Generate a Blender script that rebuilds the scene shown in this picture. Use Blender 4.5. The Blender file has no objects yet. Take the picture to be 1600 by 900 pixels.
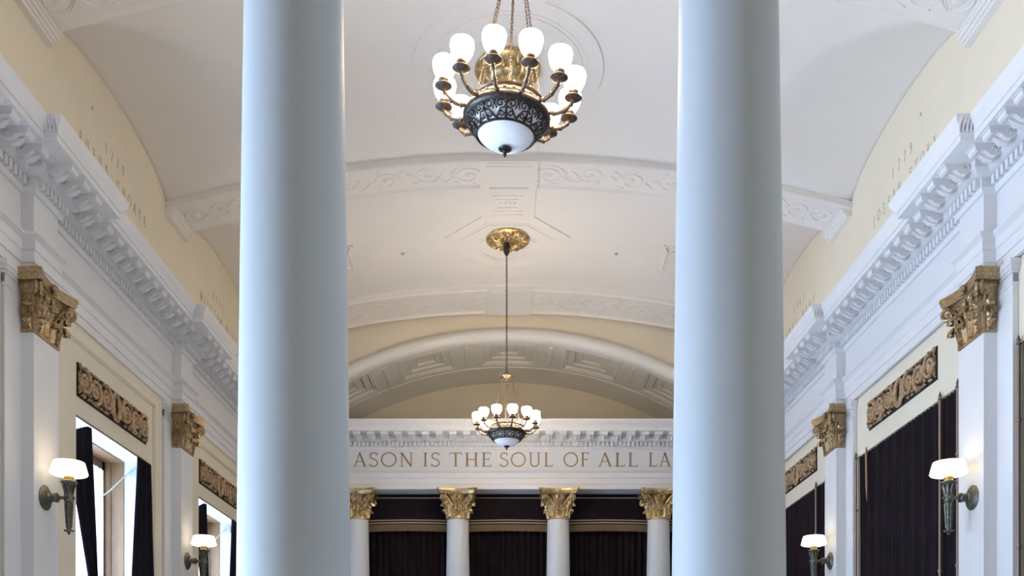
import bpy, math, random
from math import sin, cos, pi, sqrt, radians
from mathutils import Vector, Matrix
random.seed(7)
C = bpy.context.scene
COL = C.collection

# ------------------------------------------------------------------ camera, world, light, exposure
F = 1430.0
CAMZ = 1.6
cam_d = bpy.data.cameras.new('camera')
cam_d.sensor_fit = 'HORIZONTAL'; cam_d.sensor_width = 36.0
cam_d.lens = F / 1600.0 * 36.0
cam_d.shift_x = 5.0 / 1600.0
cam_d.shift_y = 650.0 / 1600.0
cam_d.clip_start = 0.1; cam_d.clip_end = 200
cam = bpy.data.objects.new('camera', cam_d); COL.objects.link(cam)
cam.location = (0, 0, CAMZ); cam.rotation_euler = (radians(90), 0, 0)
C.camera = cam

C.view_settings.view_transform = 'Standard'
C.view_settings.look = 'None'
C.view_settings.exposure = 0.50
C.view_settings.gamma = 1.0
C.view_settings.use_curve_mapping = False

w = bpy.data.worlds.new('world'); C.world = w; w.use_nodes = True
w.node_tree.nodes['Background'].inputs[0].default_value = (0.62, 0.80, 1.0, 1)
w.node_tree.nodes['Background'].inputs[1].default_value = 1.0

WIN_E = {3.99: 620.0, 9.07: 1450.0, 14.15: 400.0, 19.25: 500.0}            # daylight through each tall window (W)
WIN_COL = (0.50, 0.70, 1.0)
SHADE_E = 31.0           # chandelier glass shades
SCONCE_E = 1.35
BAY = 5.08
BAYS = [3.99, 9.07, 14.15, 19.25]
for yc in BAYS:
    l = bpy.data.lights.new('daylight', 'AREA'); l.shape = 'RECTANGLE'
    l.size = 4.6; l.size_y = 2.4; l.energy = WIN_E[yc]; l.spread = radians(180 if yc < 10 else 80); l.color = WIN_COL
    o = bpy.data.objects.new('window_daylight', l); COL.objects.link(o)
    o.location = (-8.1, yc, 2.3)
    o.rotation_euler = (0, radians(-90 - 25), 0)

# ------------------------------------------------------------------ materials
def mat(name, col, rough=0.6, metal=0.0, var=0.0, vscale=6.0, bump=0.0, bscale=60.0, emit=None, es=0.0, col2=None, spec=0.5):
    m = bpy.data.materials.new(name); m.use_nodes = True
    nt = m.node_tree; b = nt.nodes['Principled BSDF']
    b.inputs['Base Color'].default_value = (*col, 1)
    b.inputs['Roughness'].default_value = rough
    b.inputs['Metallic'].default_value = metal
    b.inputs['Specular IOR Level'].default_value = spec
    tc = nt.nodes.new('ShaderNodeTexCoord')
    if var > 0 or col2:
        n = nt.nodes.new('ShaderNodeTexNoise'); n.inputs['Scale'].default_value = vscale; n.inputs['Detail'].default_value = 4
        nt.links.new(tc.outputs['Object'], n.inputs['Vector'])
        r = nt.nodes.new('ShaderNodeValToRGB')
        c2 = col2 if col2 else tuple(max(0, c * (1 - var)) for c in col)
        r.color_ramp.elements[0].color = (*c2, 1); r.color_ramp.elements[1].color = (*col, 1)
        r.color_ramp.elements[0].position = 0.35; r.color_ramp.elements[1].position = 0.65
        nt.links.new(n.outputs['Fac'], r.inputs['Fac']); nt.links.new(r.outputs['Color'], b.inputs['Base Color'])
    if bump > 0:
        n2 = nt.nodes.new('ShaderNodeTexNoise'); n2.inputs['Scale'].default_value = bscale; n2.inputs['Detail'].default_value = 3
        nt.links.new(tc.outputs['Object'], n2.inputs['Vector'])
        bp = nt.nodes.new('ShaderNodeBump'); bp.inputs['Strength'].default_value = bump; bp.inputs['Distance'].default_value = 0.01
        nt.links.new(n2.outputs['Fac'], bp.inputs['Height']); nt.links.new(bp.outputs['Normal'], b.inputs['Normal'])
    if emit:
        b.inputs['Emission Color'].default_value = (*emit, 1); b.inputs['Emission Strength'].default_value = es
    return m

M = {}
M['cream'] = mat('cream_plaster', (0.81, 0.73, 0.58), 0.7, var=0.03, vscale=1.5, bump=0.05, bscale=30)
M['vault'] = mat('ceiling_plaster', (0.84, 0.80, 0.765), 0.75, var=0.02, vscale=1.2, bump=0.05, bscale=25)
M['white'] = mat('white_paint', (0.80, 0.79, 0.80), 0.45, var=0.02, vscale=2.0)
M['arch'] = mat('arch_paint', (0.80, 0.78, 0.74), 0.6, var=0.02, vscale=2.0)
M['column'] = mat('column_paint', (0.76, 0.78, 0.80), 0.5, var=0.015, vscale=3.0, bump=0.03, bscale=12)
M['gold'] = mat('gold_leaf', (0.74, 0.58, 0.33), 0.34, 0.8, bump=0.4, bscale=40, col2=(0.42, 0.28, 0.12), vscale=14)
M['oldgold'] = mat('aged_gold_leaf', (0.52, 0.38, 0.21), 0.36, 0.7, bump=0.5, bscale=40, col2=(0.33, 0.22, 0.12), vscale=28)
M['grille'] = mat('gilt_plaster', (0.60, 0.42, 0.25), 0.5, 0.25, bump=0.5, bscale=50, col2=(0.34, 0.21, 0.11), vscale=18)
M['dark'] = mat('dark_backing', (0.012, 0.010, 0.012), 0.8)
M['bronze'] = mat('dark_bronze', (0.10, 0.085, 0.075), 0.4, 0.85, bump=0.15, bscale=80, col2=(0.05, 0.045, 0.045), vscale=30)
M['armbronze'] = mat('worn_bronze', (0.21, 0.15, 0.11), 0.4, 0.75, col2=(0.10, 0.08, 0.07), vscale=30)
M['sconce'] = mat('green_bronze', (0.20, 0.19, 0.15), 0.45, 0.7, bump=0.2, bscale=90, col2=(0.11, 0.105, 0.085), vscale=25)
M['brass'] = mat('brass', (0.66, 0.52, 0.24), 0.3, 0.9)
M['rod'] = mat('copper_brown_metal', (0.33, 0.235, 0.19), 0.42, 0.6)
M['velvet'] = mat('velvet', (0.018, 0.011, 0.015), 0.9, var=0.3, vscale=3, bump=0.1, bscale=150, spec=0.2)
M['navy'] = mat('navy_black_velvet', (0.012, 0.011, 0.018), 0.9, var=0.3, vscale=3, bump=0.1, bscale=150, spec=0.2)
M['fringe'] = mat('gold_fringe', (0.30, 0.22, 0.12), 0.75, 0.0, col2=(0.19, 0.13, 0.07), vscale=60)
M['stripe'] = mat('gold_braid', (0.52, 0.38, 0.26), 0.7, 0.0)
M['letter'] = mat('gilt_lettering', (0.33, 0.235, 0.13), 0.5, 0.2)
M['ink'] = mat('brown_lettering', (0.50, 0.37, 0.25), 0.7)
M['floor'] = mat('pale_bounce_floor', (0.70, 0.68, 0.65), 0.9, var=0.2, vscale=3)  # unseen floor, paleness invented to bounce more light up to the ceiling
M['cable'] = mat('white_cable', (0.75, 0.76, 0.76), 0.5)
M['sensor'] = mat('grey_plastic', (0.55, 0.57, 0.56), 0.5)
M['spot'] = mat('grey_cap', (0.50, 0.48, 0.44), 0.6)
M['shade'] = mat('lit_opal_glass', (0.9, 0.88, 0.82), 0.3, emit=(1.0, 0.80, 0.55), es=SHADE_E)
M['sshade'] = mat('lit_sconce_glass', (0.9, 0.88, 0.82), 0.3, emit=(1.0, 0.84, 0.58), es=SCONCE_E)
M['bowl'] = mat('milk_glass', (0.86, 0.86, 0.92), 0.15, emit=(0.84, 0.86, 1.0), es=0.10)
# wood with grain
m = bpy.data.materials.new('oak'); m.use_nodes = True; nt = m.node_tree; b = nt.nodes['Principled BSDF']
tc = nt.nodes.new('ShaderNodeTexCoord'); mp = nt.nodes.new('ShaderNodeMapping'); mp.inputs['Scale'].default_value = (14, 14, 1.2)
n = nt.nodes.new('ShaderNodeTexNoise'); n.inputs['Scale'].default_value = 2.5; n.inputs['Detail'].default_value = 6
r = nt.nodes.new('ShaderNodeValToRGB'); r.color_ramp.elements[0].color = (0.20, 0.10, 0.042, 1); r.color_ramp.elements[1].color = (0.38, 0.21, 0.095, 1)
nt.links.new(tc.outputs['Object'], mp.inputs['Vector']); nt.links.new(mp.outputs['Vector'], n.inputs['Vector'])
nt.links.new(n.outputs['Fac'], r.inputs['Fac']); nt.links.new(r.outputs['Color'], b.inputs['Base Color']); b.inputs['Roughness'].default_value = 0.45
M['wood'] = m
# glass pane and sheer
m = bpy.data.materials.new('window_glass'); m.use_nodes = True; nt = m.node_tree; nt.nodes.remove(nt.nodes['Principled BSDF'])
t = nt.nodes.new('ShaderNodeBsdfTransparent'); g = nt.nodes.new('ShaderNodeBsdfGlossy'); g.inputs['Roughness'].default_value = 0.03
mx = nt.nodes.new('ShaderNodeMixShader'); mx.inputs[0].default_value = 0.06
nt.links.new(t.outputs[0], mx.inputs[1]); nt.links.new(g.outputs[0], mx.inputs[2]); nt.links.new(mx.outputs[0], nt.nodes['Material Output'].inputs[0])
M['glass'] = m
m = bpy.data.materials.new('sheer_fabric'); m.use_nodes = True; nt = m.node_tree; nt.nodes.remove(nt.nodes['Principled BSDF'])
t = nt.nodes.new('ShaderNodeBsdfTransparent'); g = nt.nodes.new('ShaderNodeBsdfTranslucent'); g.inputs['Color'].default_value = (0.85, 0.9, 0.95, 1)
mx = nt.nodes.new('ShaderNodeMixShader'); mx.inputs[0].default_value = 0.45
nt.links.new(t.outputs[0], mx.inputs[1]); nt.links.new(g.outputs[0], mx.inputs[2]); nt.links.new(mx.outputs[0], nt.nodes['Material Output'].inputs[0])
M['sheer'] = m

# ------------------------------------------------------------------ helpers
class MB:
    def __init__(s): s.v = []; s.f = []
    def add(s, vs, fs):
        o = len(s.v); s.v += [tuple(p) for p in vs]; s.f += [tuple(i + o for i in f) for f in fs]; return s
    def box(s, x0, x1, y0, y1, z0, z1):
        vs = [(x0,y0,z0),(x1,y0,z0),(x1,y1,z0),(x0,y1,z0),(x0,y0,z1),(x1,y0,z1),(x1,y1,z1),(x0,y1,z1)]
        return s.add(vs, [(0,3,2,1),(4,5,6,7),(0,1,5,4),(1,2,6,5),(2,3,7,6),(3,0,4,7)])
    def grid(s, fn, nu, nv, wrapu=False):
        vs = [fn(i / nu, j / nv) for i in range(nu + (0 if wrapu else 1)) for j in range(nv + 1)]
        fs = []; n = nu if wrapu else nu + 1
        for i in range(nu):
            for j in range(nv):
                a = i * (nv + 1) + j; b = ((i + 1) % n) * (nv + 1) + j
                fs.append((a, b, b + 1, a + 1))
        return s.add(vs, fs)
    def lathe(s, prof, c=(0,0,0), n=24, axis='z'):
        def fn(u, v):
            k = round(v * (len(prof) - 1)); r, z = prof[k]; a = 2 * pi * u
            if axis == 'z': return (c[0] + r * cos(a), c[1] + r * sin(a), c[2] + z)
            if axis == 'x': return (c[0] + z, c[1] + r * cos(a), c[2] + r * sin(a))
            return (c[0] + r * cos(a), c[1] + z, c[2] + r * sin(a))
        return s.grid(fn, n, len(prof) - 1, True)
    def tube(s, pts, r, n=6, closed=False, cap=True):
        pts = [Vector(p) for p in pts]; N = len(pts)
        rr = r if hasattr(r, '__len__') else [r] * N
        up = None; vs = []
        for i, p in enumerate(pts):
            if closed: t = pts[(i + 1) % N] - pts[i - 1]
            else: t = pts[min(i + 1, N - 1)] - pts[max(i - 1, 0)]
            if t.length < 1e-9: t = Vector((0, 0, 1))
            t.normalize()
            if up is None:
                up = Vector((0, 0, 1)) if abs(t.z) < 0.9 else Vector((1, 0, 0))
            a = up - t * up.dot(t)
            if a.length < 1e-6: a = t.orthogonal()
            a.normalize(); up = a; b2 = t.cross(a)
            for k in range(n):
                q = 2 * pi * k / n; vs.append(p + a * rr[i] * cos(q) + b2 * rr[i] * sin(q))
        fs = []
        for i in range(N if closed else N - 1):
            j = (i + 1) % N
            for k in range(n): fs.append((i*n+k, i*n+(k+1)%n, j*n+(k+1)%n, j*n+k))
        if not closed and cap:
            fs.append(tuple(range(n))[::-1]); fs.append(tuple((N-1)*n + k for k in range(n)))
        return s.add(vs, fs)
    def sphere(s, c, r, n=12, m=8, sc=(1,1,1)):
        def fn(u, v):
            a = 2*pi*u; e = pi*(v-0.5)
            return (c[0]+sc[0]*r*cos(e)*cos(a), c[1]+sc[1]*r*cos(e)*sin(a), c[2]+sc[2]*r*sin(e))
        return s.grid(fn, n, m, True)
    def map(s, fn): s.v = [tuple(fn(p)) for p in s.v]; return s
    def merge(s, o): return s.add(o.v, o.f)
    def build(s, name, m, parent=None, smooth=True, loc=None, ang=40):
        me = bpy.data.meshes.new(name); me.from_pydata(s.v, [], s.f); me.materials.append(M[m] if isinstance(m, str) else m)
        import bmesh
        bm = bmesh.new(); bm.from_mesh(me)
        bmesh.ops.recalc_face_normals(bm, faces=bm.faces)
        bm.to_mesh(me); bm.free()
        if smooth:
            me.polygons.foreach_set('use_smooth', [True] * len(me.polygons))
            me.set_sharp_from_angle(angle=radians(ang))
        o = bpy.data.objects.new(name, me); COL.objects.link(o)
        if parent: o.parent = parent
        if loc: o.location = loc
        return o

def tag(o, label=None, cat=None, group=None, kind=None):
    if label: o['label'] = label
    if cat: o['category'] = cat
    if group: o['group'] = group
    if kind: o['kind'] = kind
    return o
def empty(name, loc=(0,0,0), rz=0, label=None, cat=None, group=None):
    o = bpy.data.objects.new(name, None); COL.objects.link(o); o.location = loc; o.rotation_euler = (0, 0, rz)
    o.empty_display_size = 0.1
    return tag(o, label, cat, group)
def children(o): return [c for c in bpy.data.objects if c.parent is o]
def copy_tree(o, parent=None):
    c = o.copy(); COL.objects.link(c); c.parent = parent
    for ch in children(o): copy_tree(ch, c)
    return c
def place(proto, used, loc, rz, label, group=None):
    o = proto if not used else copy_tree(proto)
    o.location = loc; o.rotation_euler = (0, 0, rz); o['label'] = label
    if group: o['group'] = group
    return o
def structure(o): o['kind'] = 'structure'; return o

CROWN = 11.37
def barrel(x): return CROWN - x * x / 43.0
def lun(y):
    best = 0
    for yc in BAYS:
        d = (y - yc) / 2.2
        if abs(d) < 1: best = max(best, 10.42 + 0.55 * sqrt(1 - d * d))
    return best
def zc(x, y): return max(barrel(x), lun(y) if abs(x) > 3.5 else 0)

XW = 6.10      # wall panel plane
XB = 6.03      # back pilaster and frieze plane
XP = 5.87      # pilaster face
YR = 22.70     # rear entablature plane
PIL = [1.45, 6.53, 11.61, 16.70, 21.80]
ZA = 6.93      # underside of architrave
ZT = 8.48      # top of cornice

# ------------------------------------------------------------------ floor, walls
structure(MB().box(-7.2, 7.2, -3.6, 26.2, -0.1, 0).build('floor', 'floor', smooth=False))
structure(MB().box(-7.2, 7.2, -3.6, -3.4, 0, 11.6).build('wall_back', 'cream', smooth=False))

def side_wall(s, name, z0, z1, hw0, hw1, bays, depth):
    mb = MB()
    xs = sorted((s * XW, s * (XW + depth)))
    edges = []
    for yc in bays: edges.append((yc - hw0, yc + hw1))
    y = -3.4
    for a, b2 in edges:
        mb.box(*xs, y, a, 0, z1)
        if z0 > 0: mb.box(*xs, a, b2, 0, z0)
        y = b2
    mb.box(*xs, y, 22.75, 0, z1)
    mb.box(*xs, -3.4, 22.75, z1, 11.3)
    if s > 0:      # closed niche backs
        mb.box(s * (XW + depth), s * (XW + depth + 0.1), -3.4, 22.75, 0, z1)
    return structure(mb.build(name, 'cream', smooth=False))
side_wall(-1, 'wall_left', 0.8, 5.69, 1.25, 1.30, BAYS, 0.40)
# right: doors-height niches hung with curtains
side_wall(1, 'wall_right', 0.0, 5.91, 1.82, 1.84, BAYS[1:], 0.30)

# raised panel surround on the left wall bays
for yc in BAYS[1:]:
    mb = MB()
    x0, x1 = -XW - 0.001, -XW + 0.035
    a, b2 = yc - 1.55, yc + 1.55
    for (p, q, z0, z1) in ((a - 0.30, a, 0.8, 6.93), (b2, b2 + 0.30, 0.8, 6.93), (a, b2, 6.72, 6.93)):
        mb.box(x0, x1, p, q, z0, z1)
    for (p, q, z0, z1) in ((a, a + 0.03, 0.8, 6.72), (b2 - 0.03, b2, 0.8, 6.72), (a, b2, 6.69, 6.72)):
        mb.box(x0, x1 - 0.015, p, q, z0, z1)
    structure(mb.build('trim_4', 'cream', smooth=False))

# ------------------------------------------------------------------ vaulted ceiling
def ceiling():
    ys = []
    y = -3.4
    while y < YR: ys.append(y); y += 0.09
    ys.append(YR)
    xs = []
    x = -6.15
    while x < 6.16: xs.append(x); x += 0.1025
    mb = MB()
    vs = [(x, y, zc(x, y)) for y in ys for x in xs]; n = len(xs)
    fs = [(j*n+i, j*n+i+1, (j+1)*n+i+1, (j+1)*n+i) for j in range(len(ys)-1) for i in range(n-1)]
    mb.add(vs, fs)
    # roof slab above gives it thickness
    o = structure(mb.build('ceiling', 'vault', ang=25))
    md = o.modifiers.new('thick', 'SOLIDIFY'); md.thickness = 0.12; md.offset = 1.0
    return o
CE = ceiling()
for p in CE.data.polygons[:1]:
    if p.normal.z > 0: CE.modifiers[0].offset = 1.0
    else: CE.modifiers[0].offset = -1.0

# ------------------------------------------------------------------ entablature (profile swept round the hall)
PROF = [(-0.05,6.93),(0.0,6.93),(0.0,7.05),(0.018,7.055),(0.018,7.19),(0.03,7.20),(0.036,7.205),(0.036,7.32),
        (0.05,7.335),(0.08,7.36),(0.095,7.37),(0.095,7.40),(0.0,7.405),(0.0,7.90),(0.03,7.91),(0.05,7.945),(0.06,7.96),
        (0.06,8.07),(0.14,8.072),(0.17,8.085),(0.21,8.11),(0.22,8.115),(0.22,8.205),(0.56,8.21),(0.57,8.215),(0.57,8.285),
        (0.585,8.29),(0.59,8.31),(0.605,8.34),(0.64,8.39),(0.66,8.43),(0.66,8.475),(0.64,8.48),(-0.08,8.48)]
def plan_points():
    pts = [(-XB, -3.4)]
    j = XB - XP
    for y in PIL:
        a, b2 = y - 0.30, y + 0.30
        if b2 > YR - 0.62: b2 = None
        pts += [(-XB, a), (-XB + j, a)]
        pts += [(-XB + j, y + 0.30), (-XB, y + 0.30)]
    pts = [p for p in pts if p[1] < 21.2]
    pts += [(-XB, YR), (XB, YR)]
    right = []
    for y in reversed(PIL[:-1]):
        right += [(XB, y + 0.30), (XB - j, y + 0.30), (XB - j, y - 0.30), (XB, y - 0.30)]
    return pts + right + [(XB, -3.4)]
def sweep(path, prof, split):
    n = len(path); offs = []
    for i in range(n):
        def nrm(a, b2):
            d = Vector((b2[0]-a[0], b2[1]-a[1])); d.normalize(); return Vector((d.y, -d.x))
        n1 = nrm(path[i-1], path[i]) if i > 0 else None
        n2 = nrm(path[i], path[i+1]) if i < n-1 else None
        if n1 is None: m_ = n2
        elif n2 is None: m_ = n1
        else: m_ = (n1 + n2) / (1 + n1.dot(n2))
        offs.append(m_)
    out = []
    for (a, b2) in split:
        mb = MB(); k = len(prof)
        vs = [(path[i][0] + offs[i].x * p, path[i][1] + offs[i].y * p, z) for i in range(a, b2 + 1) for p, z in prof]
        fs = [(i*k+j, (i+1)*k+j, (i+1)*k+j+1, i*k+j+1) for i in range(b2 - a) for j in range(k-1)]
        mb.add(vs, fs); out.append(mb)
    return out
PATH = plan_points()
iL = [i for i, p in enumerate(PATH) if p == (-XB, YR)][0]
parts = sweep(PATH, PROF, [(0, iL), (iL, iL + 1), (iL + 1, len(PATH) - 1)])
TR = []
for k, (mb, nm) in enumerate(zip(parts, ('trim_1', 'trim_2', 'trim_3'))):
    if k == 1:   # back of the beam carried by the rear columns, and shelf
        mb.box(-6.0, 6.0, YR + 0.05, YR + 0.55, 6.93, 8.47)
        mb.box(-6.2, 6.2, YR + 0.1, 25.6, 8.38, 8.47)
    o = structure(mb.build(nm, 'white', ang=30)); TR.append(o)

def modillion_mesh():
    # local: x along wall (width), y = projection outwards, z up; origin at back-bottom centre
    mb = MB()
    prof = [(0.0, 0.0), (0.06, -0.035), (0.13, -0.02), (0.17, 0.02), (0.22, 0.035), (0.27, 0.02), (0.30, 0.035), (0.305, 0.07), (0.305, 0.10), (0.0, 0.10)]
    for (x0, x1, sh) in ((-0.085, 0.085, 0.0),):
        n = len(prof)
        vs = [(x0, p, z) for p, z in prof] + [(x1, p, z) for p, z in prof]
        fs = [(i, (i+1) % n, n + (i+1) % n, n + i) for i in range(n)] + [tuple(range(n)), tuple(range(2*n-1, n-1, -1))]
        mb.add(vs, fs)
    # scroll ends and leaf rib under the block, cap moulding
    for x0 in (-0.092, 0.092):
        mb.tube([(x0 + 0.02*sin(q)*0, 0.06 + (0.045-0.005*q)*cos(q), 0.045 + (0.045-0.005*q)*sin(q)) for q in [i*0.7 for i in range(12)]], 0.008, 4)
    mb.tube([(0, 0.02, -0.02), (0, 0.07, -0.045), (0, 0.14, -0.025), (0, 0.22, 0.02)], [0.02, 0.03, 0.03, 0.012], 6)
    mb.box(-0.10, 0.10, 0.0, 0.325, 0.085, 0.10)
    return mb
mod_proto = modillion_mesh().build('modillion', 'white', smooth=True, ang=35)
mod_used = [False]
def add_mod(x, y, ang, parent):
    if not mod_used[0]: o = mod_proto; mod_used[0] = True
    else: o = mod_proto.copy(); COL.objects.link(o)
    o.parent = parent; o.location = (x, y, 8.108); o.rotation_euler = (0, 0, ang)
def dentils(mb, x, y, nx, ny, tx, ty):
    # one dentil at projection base plane 0.06
    w2 = 0.031
    p0, p1 = 0.05, 0.125
    c = [(x + nx*p + tx*w_, y + ny*p + ty*w_) for p, w_ in ((p0,-w2),(p1,-w2),(p1,w2),(p0,w2))]
    vs = [(a, b2, 7.962) for a, b2 in c] + [(a, b2, 8.068) for a, b2 in c]
    mb.add(vs, [(0,3,2,1),(4,5,6,7),(0,1,5,4),(1,2,6,5),(2,3,7,6),(3,0,4,7)])
for s, tr in ((-1, TR[0]), (1, TR[2])):
    ang = -pi/2 if s < 0 else pi/2     # local +y -> into the room
    db = MB()
    for k, yp in enumerate(PIL):
        if yp < 9: continue
        if yp < 21:
            for d in (-0.33, 0, 0.33): add_mod(s * (XP - 0.22), yp + d, ang, tr)
            for d in range(-3, 4): dentils(db, s*XP, yp + d*0.1, -s, 0, 0, 1)
            y0 = yp + 0.5
            for i in range(12):
                yy = y0 + 0.225 + i * 0.33
                if yy < 22.0: add_mod(s * (XB - 0.22), yy, ang, tr)
            if yp + 5 > 21:
                for i in range(2): add_mod(s * (XB - 0.22), y0 + 0.225 + (12 + i) * 0.33, ang, tr)
        if yp < 12:
            for i in range(6): add_mod(s * (XB - 0.22), yp - 0.5 - 0.225 - i*0.33, ang, tr)
    y = 9.0
    while y < 22.55:
        if all(abs(y - yp) > 0.42 for yp in PIL[:-1]): dentils(db, s*XB, y, -s, 0, 0, 1)
        y += 0.1035
    db.build('dentil_course', 'white', tr, smooth=False)
db = MB()
for i in range(-17, 18):
    add_mod(-0.02 + i * 0.3335, YR - 0.22, pi, TR[1])
for i in range(-56, 57): dentils(db, i * 0.1055, YR, 0, -1, 1, 0)
db.build('dentil_course', 'white', TR[1], smooth=False)
# faint fluting along the crown moulding of the rear cornice, and carved leaves on the side breaks
fl = MB()
for i in range(-135, 136):
    x = i * 0.04
    fl.tube([(x, YR - 0.606, 8.33), (x, YR - 0.642, 8.39), (x, YR - 0.662, 8.44)], 0.006, 4)
fl.build('fluting', 'white', TR[1])
for s, tr in ((-1, TR[0]), (1, TR[2])):
    lf = MB()
    for yp in PIL[2:4]:
        for e in (-1, 1):
            yb = yp + e * (0.30 + 0.60)
            for k in range(5):
                x = s * (XP - 0.60 + k * 0.045)
                lf.tube([(x, yb + e*0.0, 8.30), (x - s*0.01, yb + e*0.035, 8.36), (x + s*0.01, yb + e*0.06, 8.44)], [0.008, 0.016, 0.010], 5)
            lf.tube([(s*(XP-0.52), yb + e*0.03, 8.36), (s*(XP-0.56), yb + e*0.05, 8.41), (s*(XP-0.50), yb+e*0.06, 8.44), (s*(XP-0.46), yb+e*0.05, 8.38)], 0.014, 5)
    lf.build('carved_leaf', 'white', tr)

# ------------------------------------------------------------------ rear wall, arch and alcove
RC = 1.6; RA = 9.0
def arch_z(x, R=RA): return RC + sqrt(max(0.0, R*R - x*x))
mb = MB()
N = 96
for i in range(N):
    x0 = -6.15 + 12.3*i/N; x1 = -6.15 + 12.3*(i+1)/N
    q = []
    for (y) in (YR, YR + 0.25):
        for x in (x0, x1):
            lo = arch_z(x) if abs(x) < 5.75 else 8.2
            q += [(x, y, lo), (x, y, max(lo + 0.01, barrel(x) + 0.1))]
    mb.add(q, [(0,2,3,1),(4,5,7,6),(0,4,6,2),(1,3,7,5)])
structure(mb.build('wall_rear', 'cream', smooth=False))
# rolled archivolt
am = 0.695
prof = [(9.31, 0.0), (9.31, -0.03), (9.27, -0.10), (9.20, -0.15), (9.12, -0.165), (9.05, -0.14), (9.0, -0.08), (8.975, 0.0), (8.975, 0.06)]
mb = MB()
mb.grid(lambda u, v: ((lambda a, rp: (rp[0]*sin(a), YR + rp[1], RC + rp[0]*cos(a)))(-am + 2*am*u, prof[round(v*(len(prof)-1))])), 90, len(prof)-1)
structure(mb.build('trim_5', 'arch', ang=60))
# coffered soffit
PITCH = 2.13 / RA
def soffit():
    cuts_u = [(0.63, 0.05), (0.43, 0.10), (0.23, 0.15)]      # half length along arch -> recess
    y_c = 23.55; cuts_y = [0.60, 0.42, 0.25]
    eps = 0.004
    au = set([-am-0.02, am+0.02])
    for k in range(-3, 4):
        c = k * PITCH
        for h, d in cuts_u:
            for sg in (-1, 1):
                for e in (-eps, eps): au.add(c + sg*(h+e)/RA)
        for h in (0.72, 0.69):
            for sg in (-1, 1):
                for e in (-eps, eps): au.add(c + sg*(h+e)/RA)
        for h in (0.045,):
            for sg in (-1, 1):
                for e in (-eps, eps): au.add(c + PITCH/2 + sg*(h+e)/RA)
    for i in range(61): au.add(-am + 2*am*i/60)
    au = sorted(a for a in au if -am-0.021 <= a <= am+0.021)
    ay = [YR, 25.62]
    for h in cuts_y + [0.69, 0.66]:
        for sg in (-1, 1):
            for e in (-eps, eps): ay.append(y_c + sg*(h+e))
    for e in (-eps, eps): ay += [24.42 + e, 22.83 + e]
    ay = sorted(ay)
    def depth(a, y):
        k = round(a / PITCH); du = abs(a - k*PITCH)*RA; dy = abs(y - y_c)
        if abs(k) > 3: return 0
        if y > 24.42 or y < 22.83: return -0.02
        d = 0.0
        for (h, dd), hy in zip(cuts_u, cuts_y):
            if du < h and dy < hy: d = dd
        if d == 0 and (du < 0.72 and dy < 0.69) and not (du < 0.69 and dy < 0.66): d = -0.018
        dr = abs(du - 2.13/2)
        if d == 0 and dr < 0.045 and dy < 0.60: d = -0.03
        return d
    vs = []
    for a in au:
        for y in ay:
            R = RA + depth(a, y); vs.append((R*sin(a), y, RC + R*cos(a)))
    n = len(ay)
    fs = [(i*n+j, i*n+j+1, (i+1)*n+j+1, (i+1)*n+j) for i in range(len(au)-1) for j in range(n-1)]
    return MB().add(vs, fs)
o = structure(soffit().build('trim_6', 'arch', ang=20))
mb = MB(); mb.box(-6.1, 6.1, 25.6, 25.7, 0, 10.9)
mb.box(-6.1, -5.95, 22.75, 25.7, 0, 8.5); mb.box(5.95, 6.1, 22.75, 25.7, 0, 8.5)
structure(mb.build('wall_alcove', 'cream', smooth=False))

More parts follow.
